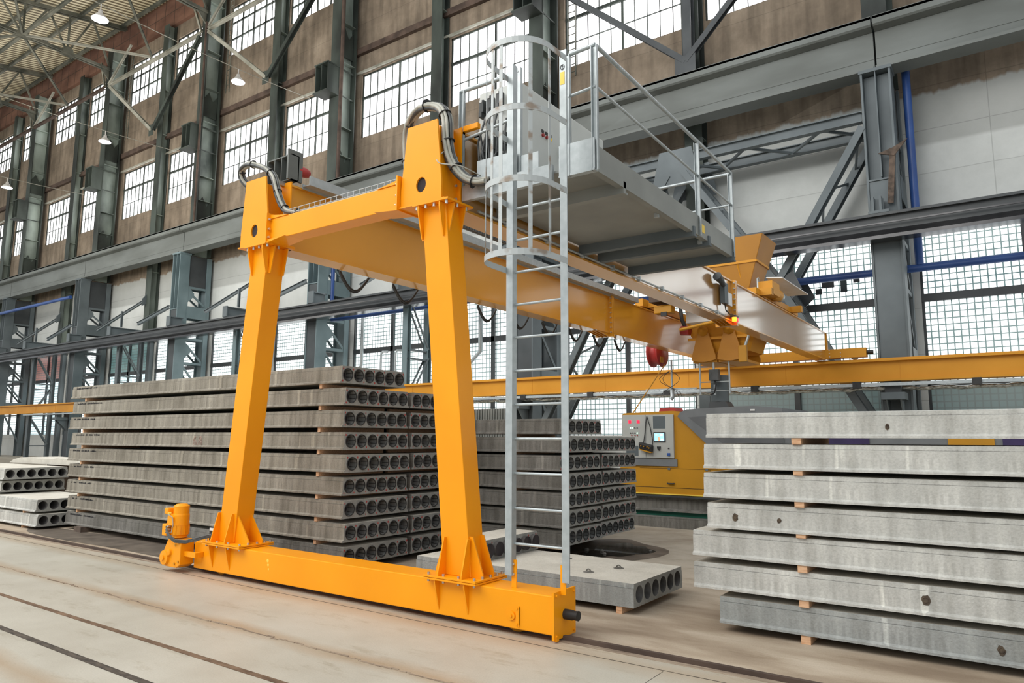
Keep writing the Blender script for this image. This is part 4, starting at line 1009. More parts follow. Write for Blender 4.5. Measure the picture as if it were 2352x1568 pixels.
def head(nm, xb0, xb1, xt0, xt1, hx, hz):
    z0, z1 = 3.985, 4.835
    # front plate with a round hole
    bm = bmesh.new()
    for y in (Y0, Y0 + .02):
        out = [bm.verts.new((x, y, z)) for x, z in ((xb0, z0), (xb1, z0), (xb1 - .0, z0 + .18), (xt1, z1), (xt0, z1), (xb0, z0 + .18))]
        for i in range(6): bm.edges.new((out[i], out[(i + 1) % 6]))
        ring = [bm.verts.new((hx + .066 * math.cos(2 * PI * k / 24), y, hz + .08 * math.sin(2 * PI * k / 24))) for k in range(24)]
        for i in range(24): bm.edges.new((ring[i], ring[(i + 1) % 24]))
        es = [e for e in bm.edges if all(abs(v.co.y - y) < 1e-6 for v in e.verts)]
        bmesh.ops.triangle_fill(bm, edges=es, use_beauty=True)
    vs = list(bm.verts); n_ = 30
    for i in range(6): bm.faces.new((vs[i], vs[(i + 1) % 6], vs[n_ + (i + 1) % 6], vs[n_ + i]))
    for i in range(24): bm.faces.new((vs[6 + i], vs[6 + (i + 1) % 24], vs[n_ + 6 + (i + 1) % 24], vs[n_ + 6 + i]))
    bmesh.ops.recalc_face_normals(bm, faces=bm.faces)
    me = bpy.data.meshes.new('head_box'); bm.to_mesh(me); bm.free(); me.materials.append(M['yellow'])
    o = bpy.data.objects.new('head_box', me); COL.objects.link(o); o.parent = CR; o.location = -CR.location
    o['label'] = nm + ' head box on top of the leg, with a round hole'
    b_ = MB(); i_ = .035; j_ = .15 if nm == 'left' else .035
    b_.hexa([(xb0 + i_, Y0 + .02, z0 + .01), (xb1 - j_, Y0 + .02, z0 + .01), (xb1 - j_, 5.44, z0 + .01), (xb0 + i_, 5.44, z0 + .01), (xt0 + i_, Y0 + .08, z1 - .03), (xt1 - j_, Y0 + .08, z1 - .03), (xt1 - j_, 5.44, z1 - .03), (xt0 + i_, 5.44, z1 - .03)])
    b_.box(xb0 - .0, xb1 + .0, 5.44, 5.46, z0, z1)
    b_.build('housing', 'yellow', o)
    MB().box(hx - .09, hx + .09, Y0 + .0185, Y0 + .0195, hz - .1, hz + .1).build('hole_shadow', 'core_dark', o)
    MB().box(xb0 - .02, xb1 + .06, Y0 - .02, 5.50, 3.975, 3.99).build('flange', 'yellow', o)
    return o
head('left', -7.80, -7.25, -7.74, -7.35, -7.525, 4.166)
head('right', -5.04, -4.49, -4.96, -4.56, -4.762, 4.185)
for hx1 in (-7.25, -4.49):
    bolt_each([(hx1 - .03, 5.40, 4.06), (hx1 - .03, 5.40, 4.2), (hx1 - .03, 5.40, 4.5)], 'x', .013, .012, 'bolt', CR)
cb = MB().box(-7.22, -5.05, Y0 + .01, 5.37, 4.0, 4.262).build('cross_beam', 'yellow', CR, bevel=.006)
for x0, x1, sx in ((-7.235, -7.215, 1), (-5.065, -5.045, -1)):
    MB().box(x0, x1, Y0 - .05, 5.42, 3.96, 4.33).build('end_flange', 'yellow', cb)
    xe = x1 if sx > 0 else x0
    MB().prism([(xe, 4.262), (xe + sx * .33, 4.262), (xe, 4.31)], 'y', Y0 + .0, 5.38).prism([(xe, 4.0), (xe + sx * .33, 4.0), (xe, 3.965)], 'y', Y0 - .03, 5.38).build('end_gusset', 'yellow', cb)
    bolt_each([(xe + sx * .012, Y0 - .02, z) for z in (4.03, 4.13, 4.25)], 'x', .014, .014, 'bolt', cb)
# wire cable tray on the cross beam
tr = MB()
for y, z in ((5.26, 4.275), (5.26, 4.33), (5.26, 4.38), (5.40, 4.275), (5.40, 4.33), (5.40, 4.38), (5.33, 4.27)): tr.bar((-7.15, y, z), (-5.1, y, z), .006, .006)
for i in range(22):
    x = -7.12 + i * .095
    tr.bar((x, 5.26, 4.265), (x, 5.26, 4.385), .005, .005); tr.bar((x, 5.40, 4.265), (x, 5.40, 4.385), .005, .005); tr.bar((x, 5.26, 4.268), (x, 5.40, 4.268), .005, .005)
tr.build('cable_tray', 'galv', CR)

def girder(nm, x0, x1, label):
    g = MB().box(x0 + .035, x1 - .028, 5.46, 22.72, 3.98, 4.775).build('girder', 'yellow_mirror' if nm == 'right' else 'yellow_glossy', CR)
    g['label'] = label
    MB().box(x0, x1, 5.46, 22.72, 4.775, 4.80).build('top_flange', 'yellow_glossy', g)
    MB().box(x0, x1, 5.46, 22.72, 3.955, 3.98).build('bottom_flange', 'yellow_glossy', g)
    MB().box((x0 + x1) / 2 - .03, (x0 + x1) / 2 + .03, 5.3, 22.6, 4.80, 4.85).build('trolley_rail', 'galv', g)
    for k, (ya, yb) in enumerate(((14.05, 14.09), (14.11, 14.15))):
        MB().box(x0 - .06, x1 + .06, ya, yb, 3.88, 4.80).build('splice_plate', 'yellow_glossy', g)
    bolt_each([(x1 + .04, 14.02, 3.97 + .11 * i) for i in range(8)], 'y', .016, .02, 'bolt', g)
    a = MB()
    for i in range(4): a.prism([(14.05, 3.955), (13.45, 3.955), (14.05, 3.88)], 'x', x0 + .03 + i * (x1 - x0 - .07) / 3, x0 + .045 + i * (x1 - x0 - .07) / 3)
    a.build('splice_rib', 'yellow_glossy', g)
    MB().prism([(22.72, 3.95), (22.72, 4.78), (22.78, 4.78), (22.95, 4.05), (22.95, 3.95)], 'x', x0, x1).build('end_shoe', 'yellow_far', g)
    return g
gR = girder('right', -4.80, -4.49, 'right girder, its outer face shining with window reflections')
gL = girder('left', -7.56, -7.25, 'left girder with bolted splice and cable loops below')
a = MB(); a.tube([(-4.46, 5.7, 4.0), (-4.46, 13.4, 4.0)], .014, 8)
for i in range(9): a.box(-4.50, -4.44, 6.2 + .85 * i, 6.24 + .85 * i, 3.97, 4.04)
a.build('conduit', 'galv', gR)
# festoon loops under left girder
for i in range(9):
    a = MB()
    y = 6.6 + i * 1.05
    pts = [(-7.62, y + .55 * k / 8, 3.96 - .24 * math.sin(PI * k / 8)) for k in range(9)]
    a.tube(pts, .018, 6); a.tube([(p[0] - .03, p[1] + .02, p[2] * 1 - .02) for p in pts], .012, 6)
    a.build('festoon_loop', 'black_rubber', gL)
# grey drag chain tray on top of the left girder
a = MB(); a.box(-7.24, -7.22, 5.6, 15.2, 4.78, 4.84); a.box(-7.22, -7.10, 5.6, 15.2, 4.80, 4.81); a.box(-7.10, -7.08, 5.6, 15.2, 4.80, 4.92); a.build('chain_tray', 'galv', gL)
a = MB()
for i in range(46):
    y = 8.6 + .07 * i; z = 4.86 + (.0 if i else 0)
    a.box(-7.21, -7.12, y, y + .055, 4.82, 4.89)
for k in range(9):
    an = PI * k / 8; a.box(-7.21, -7.12, 8.6 - .12 * math.sin(an) - .03, 8.6 - .12 * math.sin(an) + .03, 4.96 - .12 * math.cos(an) - .03, 4.96 - .12 * math.cos(an) + .03)
for i in range(20): a.box(-7.21, -7.12, 8.6 + .07 * i, 8.655 + .07 * i, 5.04, 5.11)
a.build('drag_chain', 'dark_plastic', gL)
# red siren / grey stop bracket on far side of left girder
sb = MB(); sb.box(-7.72, -7.24, 5.53, 5.545, 4.86, 5.19).box(-7.72, -7.24, 5.42, 5.53, 4.855, 4.87).box(-7.72, -7.24, 5.42, 5.53, 5.18, 5.195)
for x in (-7.72, -7.58, -7.44): sb.box(x, x + .012, 5.42, 5.53, 4.87, 5.18)
sb.box(-7.27, -7.24, 5.38, 5.60, 4.855, 5.25)
sb.build('stop_bracket', 'girder_grey', CR)
MB().tube([(-7.30, 5.545, 5.03), (-7.30, 5.68, 5.03), (-7.30, 5.74, 5.03)], [.06, .066, .05], 20).build('buffer', 'red', CR)
MB().box(-7.95, -7.74, 5.46, 5.56, 4.74, 4.90).build('end_bracket', 'yellow', CR)
# far end carriage on the runway beam
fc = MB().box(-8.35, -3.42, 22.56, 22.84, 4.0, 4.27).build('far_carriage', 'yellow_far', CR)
MB().tube([(-3.42, 22.7, 4.14), (-3.25, 22.7, 4.14)], .06, 12).build('buffer', 'black_rubber', fc)
for x in (-3.75, -8.0): MB().lathe([(.001, 22.64), (.14, 22.64), (.14, 22.76), (.001, 22.76)], (x, 0, 4.08), 'y', 20).build('wheel', 'galv', fc)
bolt_each([(-4.4, 22.55, 4.05), (-4.4, 22.55, 4.15), (-4.4, 22.55, 4.24), (-4.1, 22.55, 4.05), (-4.1, 22.55, 4.15)], 'y', .015, .01, 'bolt', fc)

MB().box(-8.05, -7.80, 5.50, 5.62, 4.52, 4.62).build('flood_lamp', 'white', CR, bevel=.01)
MB().box(-8.08, -7.86, 5.50, 5.60, 4.42, 4.50).box(-7.96, -7.80, 5.52, 5.58, 4.36, 4.43).build('lamp_bracket', 'dark_plastic', CR)
# drive motor at the left end of the carriage
mt = MB(); X0, Yc = -8.42, 5.02
def motor():
    g = MB()   # gearbox
    g.prism([(-8.76, .06), (-8.52, .06), (-8.44, .10), (-8.44, .37), (-8.50, .40), (-8.72, .40), (-8.78, .30), (-8.84, .20), (-8.84, .10)], 'y', 4.98, 5.16)
    o = g.build('gearbox', 'yellow', CR, bevel=.008)
    MB().lathe([(.001, 4.93), (.03, 4.93), (.032, 4.945), (.085, 4.95), (.09, 4.98), (.09, 5.0)], (-8.76, 0, .165), 'y', 26, False).lathe([(.001, 4.95), (.04, 4.955), (.045, 4.98)], (-8.67, 0, .235), 'y', 18, False).build('gear_cover', 'yellow', o)
    bolt_each([(-8.55, 4.975, .33), (-8.55, 4.975, .11), (-8.47, 4.975, .36), (-8.47, 4.975, .14)], 'y', .016, .006, 'yellow_far', o)
    m_ = MB(); m_.lathe([(.001, .41), (.085, .41), (.085, .43), (.10, .445), (.10, .56), (.104, .56), (.104, .575), (.098, .575), (.098, .68), (.092, .70), (.092, .775), (.094, .775), (.094, .79), (.06, .815), (.001, .82)], (-8.62, 5.07, 0), 'z', 36, False)
    for k in range(12):
        an = 2 * PI * k / 12; m_.bar((-8.62 + .10 * math.cos(an), 5.07 + .10 * math.sin(an), .45), (-8.62 + .10 * math.cos(an), 5.07 + .10 * math.sin(an), .555), .006, .012, (math.cos(an), math.sin(an), 0))
    mo = m_.build('drive_motor', 'yellow', CR)
    MB().box(-8.80, -8.70, 4.93, 5.03, .43, .575).build('terminal_box', 'yellow', mo, bevel=.012)
    MB().box(-8.79, -8.70, 4.94, 5.04, .69, .765).build('terminal_box', 'yellow', mo, bevel=.012)
    MB().prism([(-8.72, .56), (-8.60, .56), (-8.60, .66), (-8.66, .70), (-8.72, .66)], 'y', 4.95, 5.02).build('fan_cowl', 'yellow', mo)
    MB().cyl((-8.67, 4.93, .70), (-8.67, 4.96, .70), .018, 14).build('cable_gland', 'orange_sticker', mo)
    bolt_each([(-8.68, 4.95, .47), (-8.68, 4.95, .51), (-8.68, 4.95, .55)], 'y', .016, .02, 'bolt', mo, 'cable_gland')
    MB().tube([(-8.66, 4.92, .70), (-8.57, 4.93, .66), (-8.55, 4.93, .58), (-8.58, 4.93, .48)], .005, 6).build('thin_cable', 'cable', mo)
    a = MB()
    for d in (0, .014, .028): a.tube([(-8.67, 4.91, .55 - d * 2.5), (-8.63, 4.90, .51 - d), (-8.58, 4.91, .45 - d), (-8.50, 4.94, .40 - d), (-8.40, 5.02, .39 - d), (-8.26, 5.10, .43 - d), (-8.13, 5.20, .47 - d)], .009, 6)
    a.build('motor_cable', 'dark_plastic', mo)
    MB().box(-8.46, -8.20, 5.03, 5.07, .20, .26).box(-8.24, -8.20, 5.07, 5.139, .20, .26).build('torque_arm', 'yellow', CR, bevel=.003)
    MB().lathe([(.001, .40), (.12, .40), (.14, .385), (.15, .365)], (-8.34, 5.3, -.01), 'z', 20).build('hatch_cover', 'yellow', CR)
    b = MB().box(-8.20, -8.09, 5.20, 5.36, .366, .545).build('junction_box', 'black_rubber', CR, bevel=.004)
    MB().box(-8.19, -8.11, 5.195, 5.20, .51, .54).build('name_plate', 'white', b)
motor()

# ladder with safety cage
LY = 5.22
ld = MB().box(-3.725, -3.715, LY - .03, LY + .03, .50, 5.10)
def stile(x0, x1, z0, z1): 
    return MB().box(x0, x1, LY - .02, LY - .008, z0, z1).box(x1 - .010 if x0 < -3.4 else x0, x1 if x0 < -3.4 else x0 + .010, LY - .008, LY + .05, z0, z1)
L1 = stile(-3.735, -3.665, .47, 5.17).build('ladder', 'galv', CR); L1['label'] = 'tall galvanised cage ladder'
stile(-3.155, -3.085, .47, 5.13).build('stile', 'galv', L1)
for i in range(15):
    z = .734 + .3022 * i
    if z > 3.9: break
    MB().cyl((-3.69, LY + .03, z), (-3.12, LY + .03, z), .0125, 10).build('rung', 'galv', L1)
def hoop_pts(R=.312):
    cx, cy = -3.41, LY - .27
    pts = [(-3.735, LY - .015)]
    for i in range(19):
        a_ = PI + PI * i / 18
        pts.append((cx + R * math.cos(a_), cy + .30 * math.sin(a_)))
    pts.append((-3.085, LY - .015))
    return pts
HP = hoop_pts()
for z in (3.17, 3.80, 4.43, 5.04):
    MB().strip([(x, y, z) for x, y in HP], .055, .006).build('hoop', 'galv_dirty', L1)
for i in (4, 8, 10, 15, 19):
    x, y = HP[i]
    pt_ = Vector((x, y, 0)); nrm = (Vector((-3.41, LY - .27, 0)) - pt_).normalized(); tg = nrm.cross(Vector((0, 0, 1)))
    MB().bar((x + nrm.x * .006, y + nrm.y * .006, 3.17), (x + nrm.x * .006, y + nrm.y * .006, 5.06), .035, .005, tuple(nrm)).build('cage_strip', 'galv_dirty', L1)
for x, y in ((-3.66, LY), (-3.165, LY)):
    MB().box(x - .025, x + .025, y + .01, y + .022, .366, .60).build('ladder_bracket', 'yellow', L1)
bolt_each([(-3.66, LY + .005, .565), (-3.66, LY + .005, .48)], 'y', .012, .012, 'bolt', L1)
MB().box(-3.145, -3.10, LY - .0225, LY - .0205, 4.80, 4.92).build('sticker', 'orange_sticker', L1)
a = MB(); ring = [(-3.122 + .02 * math.cos(2 * PI * k / 18), LY - .0225, 4.965 + .024 * math.sin(2 * PI * k / 18)) for k in range(18)]
a.tube(ring, .0022, 5, closed=True)
a.tube([(-3.130, LY - .0225, 4.975), (-3.122, LY - .0225, 4.981), (-3.114, LY - .0225, 4.976), (-3.122, LY - .0225, 4.965), (-3.114, LY - .0225, 4.955), (-3.122, LY - .0225, 4.950), (-3.130, LY - .0225, 4.955)], .002, 5)
a.build('drawn_mark', 'ink', L1)

# service platform
PX0, PX1, PY0, PY1 = -4.48, -2.95, 5.50, 9.35
pf = MB().box(PX0, PX1 - .013, PY0, PY1 - .01, 4.12, 4.14).build('platform', 'plat_grey', CR); pf['label'] = 'grey steel service platform with handrails'
MB().box(PX1 - .012, PX1, PY0, PY1, 4.055, 4.30).box(PX1 - .07, PX1 - .013, PY0, PY1, 4.055, 4.07).build('edge_beam', 'plat_grey', pf)
MB().box(PX0, PX1 - .45, PY0 - .05, PY0, 4.04, 4.20).box(PX0 + .35, PX1 - .62, PY0 - .01, PY0, 4.18, 4.38).build('front_channel', 'galv', pf)
MB().box(-3.33, PX1, PY0 - .03, PY0 - .02, 4.06, 4.36).box(-3.33, PX1, PY0 - .035, PY0 + .03, 4.05, 4.07).build('corner_plate', 'galv', pf)
for y in (6.05, 7.85, 8.35, 9.28):
    dz = .0 if y > 8 or y < 7.85 else 0
    MB().box(PX0, PX1 + (.02 if y > 7 else 0), y, y + .05, 4.02, 4.12).box(PX0, PX1 + (.02 if y > 7 else 0), y, y + .09, 4.00, 4.02).build('joist', 'steel_grey' if y > 7 else 'plat_grey', pf)
for y in (7.0, 8.3): MB().box(PX1 - .11, PX1 - .06, y, y + .03, 4.02, 4.07).build('clip', 'galv', pf)
MB().box(PX1 + .001, PX1 + .003, 8.15, 8.25, 4.12, 4.22).build('sticker', 'orange_sticker', pf)
def post(x, y, z1, w=.06, d=.035): MB().box(x - w / 2, x + w / 2, y - .003, y + .003, 4.05, z1).box(x - w / 2, x - w / 2 + .006, y - d, y, 4.05, z1).box(x + w / 2 - .006, x + w / 2, y - d, y, 4.05, z1).build('rail_post', 'galv', pf)
for x, y, z in ((PX1 + .0, PY0, 5.25), (-3.24, PY0, 5.25), (-4.52, PY0, 5.26), (PX1, 8.08, 5.22), (PX1, 9.32, 5.22)): post(x, y, z)
MB().box(-3.83, -3.775, PY0 - .02, PY0 + .02, 4.05, 5.30).build('rail_post', 'galv', pf)
def rail(p, q, r=.021): MB().cyl(p, q, r, 12).build('handrail', 'galv', pf)
rail((PX1, PY0, 5.27), (PX1, 9.35, 5.24)); rail((PX1, PY0, 4.86), (PX1, 9.35, 4.78), .014)
rail((-3.22, PY0, 5.26), (PX1, PY0, 5.27)); rail((-3.24, PY0, 4.84), (PX1, PY0, 4.86), .015)
rail((-4.55, PY0, 5.27), (-3.80, PY0, 5.26), .024); rail((-4.52, PY0, 4.72), (-3.80, PY0, 4.80), .016)
rail((PX0 + .1, 9.32, 5.22), (PX1, 9.32, 5.22)); rail((PX0 + .1, 9.32, 4.78), (PX1, 9.32, 4.78), .014)

# control cabinet on the platform -------------------------------------------
CB = thing('control_cabinet', 'pale grey electrical control cabinet on the crane platform behind the ladder cage', 'cabinet', (-4.2, 7, 4.15))
MB().box(-4.47, -3.95, 5.72, 7.55, 4.16, 5.31).build('cabinet_body', 'cabinet', CB, bevel=.006)
for y0_, y1_ in ((5.75, 6.62), (6.64, 7.52)):
    d = MB().box(-3.95, -3.935, y0_, y1_, 4.20, 5.28).build('door', 'cabinet', CB, bevel=.003)
    if y0_ < 6:
        for i, mm in enumerate(('red', 'red', 'orange_sticker')):
            y = 6.13 + i * .075
            MB().cyl((-3.935, y, 4.86), (-3.915, y, 4.86), .018, 14).build('push_button', mm, d)
            MB().box(-3.934, -3.926, y - .02, y + .02, 4.89, 4.92).build('button_plate', 'black_rubber', d)
        MB().box(-3.935, -3.905, 6.45, 6.56, 4.72, 4.83).build('switch_plate', 'panel_light', d)
        MB().box(-3.905, -3.86, 6.49, 6.53, 4.70, 4.84).build('rotary_handle', 'black_rubber', d, bevel=.008)
        MB().box(-3.934, -3.928, 6.70, 6.72, 4.35, 4.6).build('door_latch', 'black_rubber', d)
        a = MB(); 
        for i in range(6): a.box(-3.934, -3.928, 6.13, 6.28, 4.28 + .02 * i, 4.287 + .02 * i)
        a.build('vent', 'black_rubber', d)
MB().box(-4.465, -3.955, 5.712, 5.72, 4.18, 5.30).build('side_panel', 'cabinet', CB)
for i, (x, z) in enumerate(((-4.39, 5.13), (-4.29, 5.15), (-4.17, 5.17), (-4.36, 4.68), (-4.26, 4.70), (-4.12, 4.72), (-4.33, 4.40))):
    o = MB().box(x - .028, x + .028, 5.64, 5.715, z - .08, z + .06).box(x - .02, x + .02, 5.62, 5.70, z - .14, z - .08).build('plug_connector', 'dark_plastic', CB, bevel=.006)
    MB().box(x - .02, x + .01, 5.635, 5.64, z + .03, z + .055).build('plug_label', 'white', o)
for x in (-4.05, -4.0): MB().box(x, x + .008, 5.705, 5.715, 4.3, 5.2).build('hinge_strip', 'black_rubber', CB)
a = MB()
for i in range(11):
    x = -4.36 + .03 * i; z = random.choice((4.98, 4.55, 4.9))
    xe = -4.48 + random.uniform(-.02, .35); 
    a.tube([(x, 5.64, z), (x - .02 + random.uniform(-.05, .05), 5.60, z - .2), (x + random.uniform(-.08, .08), 5.58, 4.45 + random.uniform(-.1, .1)), ((x + xe) / 2, 5.57, 4.30 + random.uniform(-.06, .03)), (xe - .0, 5.56, 4.22)], .011, 6)
a.build('plug_cable', 'dark_plastic', CB)
# galvanised plate in front of the cabinet foot
MB().box(-4.28, -3.80, 5.44, 5.452, 4.17, 4.42).build('front_plate', 'galv', CB)

# cable bundles over the heads ---------------------------------------------
def bez(P, n=28):
    out = []
    P = [Vector(p) for p in P]; m = len(P)
    Q = [P[0] * 2 - P[1]] + P + [P[-1] * 2 - P[-2]]
    for i in range(m - 1):
        p0, p1, p2, p3 = Q[i:i + 4]
        for k in range(n // (m - 1) + 1):
            t_ = k / (n // (m - 1) + 1)
            out.append(.5 * ((2 * p1) + (-p0 + p2) * t_ + (2 * p0 - 5 * p1 + 4 * p2 - p3) * t_ ** 2 + (-p0 + 3 * p1 - 3 * p2 + p3) * t_ ** 3))
    out.append(P[-1]); return out
def bundle(P, label, n=6, spread=.035, r=.019):
    t = thing('cable_bundle', label, 'cables', P[0])
    base = bez(P)
    for k in range(n):
        ox, oy = spread * math.cos(2 * PI * k / n), spread * math.sin(2 * PI * k / n)
        pts = [p + Vector((ox * .8, oy, ox * .55)) * (1 + .25 * math.sin(i * .5 + k)) for i, p in enumerate(base)]
        MB().tube(pts, r if k % 3 else r * .7, 8).build('cable', 'cable' if k % 4 else 'dark_plastic', t)
    for i in range(2, len(base) - 1, 4):
        d = (base[i + 1] - base[i - 1]).normalized(); MB().tube([base[i] - d * .004, base[i] + d * .004], spread * 1.7, 12).build('cable_tie', 'black_rubber', t)
bundle([(-5.30, 5.52, 4.45), (-5.30, 5.50, 4.78), (-5.22, 5.44, 5.04), (-4.98, 5.36, 5.15), (-4.70, 5.32, 5.07), (-4.57, 5.30, 4.88), (-4.53, 5.28, 4.64), (-4.48, 5.30, 4.42), (-4.36, 5.34, 4.24), (-4.22, 5.38, 4.17), (-4.10, 5.40, 4.16)], 'thick grey cable bundle arching over the right leg head to the cabinet', spread=.042, r=.023, n=7)
bundle([(-7.85, 5.55, 4.80), (-8.12, 5.40, 4.95), (-8.16, 5.34, 5.12), (-7.95, 5.30, 5.17), (-7.64, 5.30, 5.06), (-7.42, 5.30, 4.89), (-7.29, 5.28, 4.66), (-7.16, 5.27, 4.46), (-7.05, 5.28, 4.36), (-6.8, 5.32, 4.32), (-6.3, 5.33, 4.31), (-5.1, 5.33, 4.31)], 'grey cable bundle arching over the left leg head onto the cross beam', r=.019, spread=.032)
tag(MB().tube(bez([(-4.52, 5.2, 4.5), (-4.56, 5.15, 4.42), (-4.5, 5.14, 4.35), (-4.3, 5.2, 4.30), (-4.2, 5.4, 4.24)]), .006, 6).build('loose_cable', 'cable'), 'single thin grey cable looping beside the right head box', 'cable')
tag(MB().box(-4.52, -4.30, 5.47, 5.52, 4.80, 4.86).build('bracket_arm', 'yellow', bevel=.006), 'short yellow bracket tab between the right girder and the cabinet rail', 'bracket')

# horn and lamps on right girder
hn = thing('warning_horn', 'grey warning horn and beacon box on the outer face of the right girder', 'horn', (-4.45, 13.0, 4.5))
MB().box(-4.49, -4.40, 13.3, 13.5, 4.22, 4.62).build('horn_box', 'steel_grey', hn)
MB().tube([(-4.42, 12.95, 4.68), (-4.40, 13.1, 4.62), (-4.40, 13.25, 4.55)], [.085, .06, .045], 14).build('horn_bell', 'steel_dark', hn)
MB().tube([(-4.44, 13.4, 4.22), (-4.44, 13.45, 4.1), (-4.44, 13.7, 4.05), (-4.44, 13.85, 4.08)], .012, 6).build('horn_cable', 'black_rubber', hn)
MB().box(-4.49, -4.47, 13.68, 13.95, 4.25, 4.5).build('sign_plate', 'white', hn)
wl = thing('warning_light', 'small lit orange and red warning lamp at the bolted splice of the right girder', 'lamp', (-4.42, 14.0, 3.98))
MB().box(-4.49, -4.38, 13.85, 14.03, 4.02, 4.06).build('lamp_base', 'steel_dark', wl)
MB().lathe([(.001, 0), (.045, 0), (.045, -.08), (.001, -.09)], (-4.42, 13.88, 4.02), 'z', 14).build('orange_lens', 'led_orange', wl)
MB().lathe([(.001, 0), (.045, 0), (.045, -.08), (.001, -.09)], (-4.42, 13.99, 4.02), 'z', 14).build('red_lens', emis('red_lens', (1, .03, .03), 3), wl)

# ================================================================== TROLLEY WITH HOPPER
TR = thing('hopper_trolley', 'orange trolley with a flared concrete hopper and clamshell gates between the girders', 'trolley', (-6, 17.5, 4.8))
def ring8(x0, x1, y0, y1, c, z): return [(x0 + c, y0, z), (x1 - c, y0, z), (x1, y0 + c, z), (x1, y1 - c, z), (x1 - c, y1, z), (x0 + c, y1, z), (x0, y1 - c, z), (x0, y0 + c, z)]
def loft(a, rings):
    vs = [v for r in rings for v in r]; n_ = 8; fs = []
    for i in range(len(rings) - 1):
        for k in range(n_): fs.append((i * n_ + k, i * n_ + (k + 1) % n_, (i + 1) * n_ + (k + 1) % n_, (i + 1) * n_ + k))
    return a.add(vs, fs)
a = loft(MB(), [ring8(-7.30, -4.66, 17.0, 18.2, .012, 6.53), ring8(-7.15, -4.86, 17.06, 18.1, .012, 5.90), ring8(-6.75, -5.08, 17.14, 18.0, .012, 5.22), ring8(-6.7, -5.10, 17.16, 17.95, .012, 4.76)])
a.build('hopper', mottled('hopper_orange', (.36, .15, .002), (.42, .18, .003), 1, rough=.5), TR)
a = loft(MB(), [ring8(-7.17, -4.83, 17.04, 18.12, .012, 5.93), ring8(-7.17, -4.83, 17.04, 18.12, .012, 5.87)]); a.bar((-5.3, 17.05, 5.86), (-5.2, 17.18, 5.24), .02, .04)
a.build('rib', 'yellow_far', TR)
MB().box(-7.5, -4.3, 16.2, 16.36, 4.86, 5.02).box(-7.5, -4.3, 18.9, 19.05, 4.86, 5.02).box(-7.5, -7.3, 15.9, 19.4, 4.86, 5.05).box(-4.75, -4.55, 15.9, 19.6, 4.86, 5.0).build('frame', 'yellow_far', TR)
m_ = MB().tube([(-4.45, 16.9, 5.02), (-4.45, 17.3, 5.02)], .14, 16).box(-4.62, -4.3, 16.3, 16.9, 4.9, 5.2).build('travel_motor', 'yellow_far', TR)
MB().tube([(-4.45, 17.3, 5.02), (-4.45, 17.5, 5.02)], .12, 16).build('motor_cap', 'galv', m_)
MB().hexa([(-4.62, 17.0, 5.42), (-4.25, 17.0, 5.38), (-4.0, 18.4, 5.18), (-4.5, 18.4, 5.2), (-4.62, 17.0, 5.44), (-4.25, 17.0, 5.40), (-4.0, 18.4, 5.20), (-4.5, 18.4, 5.22)]).build('cover_plate', 'white', TR)
MB().tube([(-4.6, 16.2, 5.02), (-4.6, 16.2, 5.25), (-4.6, 16.26, 5.28), (-4.6, 16.32, 5.25), (-4.6, 16.32, 5.02)], .02, 6).build('lifting_eye', 'galv', TR)
# cross pieces at left with yellow box
MB().box(-7.0, -6.0, 15.6, 16.1, 4.86, 5.0).build('cross_plate', 'rust', TR)
s_ = MB().box(-6.95, -6.5, 15.75, 16.0, 4.60, 4.78).build('sensor_box', 'machine_yellow', TR, bevel=.02)
MB().box(-6.75, -6.6, 15.7, 15.75, 4.52, 4.62).build('sensor_lens', 'black_rubber', s_)
MB().box(-6.4, -5.6, 16.4, 16.9, 4.42, 4.7).build('white_box', 'white', TR)
MB().tube([(-6.4, 16.0, 4.2), (-5.3, 16.0, 4.36)], .04, 8).build('guard_bar', 'machine_yellow', TR)
# lower chute and clamshells
a = loft(MB(), [ring8(-6.75, -4.95, 17.1, 18.5, .12, 4.75), ring8(-6.6, -5.0, 17.1, 18.5, .12, 4.2), ring8(-6.25, -5.15, 17.2, 18.4, .1, 3.75)]); a.build('chute', 'yellow_far', TR)
for x in (-6.2, -5.55):
    c_ = MB(); pts = [(x - .12, 4.28), (x + .12, 4.28), (x + .30, 3.66)]
    pts += [(x + .30 - .6 * k / 8, 3.56 - .05 * math.sin(PI * k / 8) + .0) for k in range(9)]
    pts += [(x - .30, 3.66)]
    c_.prism(pts, 'y', 16.98, 17.06)
    MB().prism(pts, 'y', 18.44, 18.5).build('gate_rear_plate', 'yellow_far', TR)
    o = c_.build('clamshell_gate', mottled('gate_orange', (.42, .17, .004), (.48, .20, .006), 2, rough=.5), TR)
    MB().box(x - .30, x + .30, 17.06, 18.44, 3.50, 3.56).build('gate_bottom', 'yellow_far', o)
    MB().lathe([(.001, 16.86), (.05, 16.86), (.05, 16.9), (.10, 16.91), (.10, 16.95), (.13, 16.96), (.13, 16.98)], (x, 0, 4.28), 'y', 18).build('pivot', 'yellow_far', o)
MB().box(-6.6, -4.95, 17.02, 17.07, 4.06, 4.12).build('rib', 'yellow_far', TR)
MB().tube([(-4.98, 17.0, 4.35), (-5.2, 16.95, 3.75)], .035, 8).build('gate_cylinder', 'galv', TR)
MB().box(-5.32, -5.12, 16.9, 17.0, 3.45, 3.85).build('cylinder_clevis', 'machine_yellow', TR, bevel=.02)
MB().tube([(-6.75, 16.95, 4.9), (-6.7, 16.9, 4.6), (-6.62, 16.9, 4.4)], .05, 8).build('hose', 'black_rubber', TR)
MB().tube([(-6.72, 16.9, 4.32), (-6.5, 16.9, 4.30)], .12, 14).build('red_drum', 'red', TR)
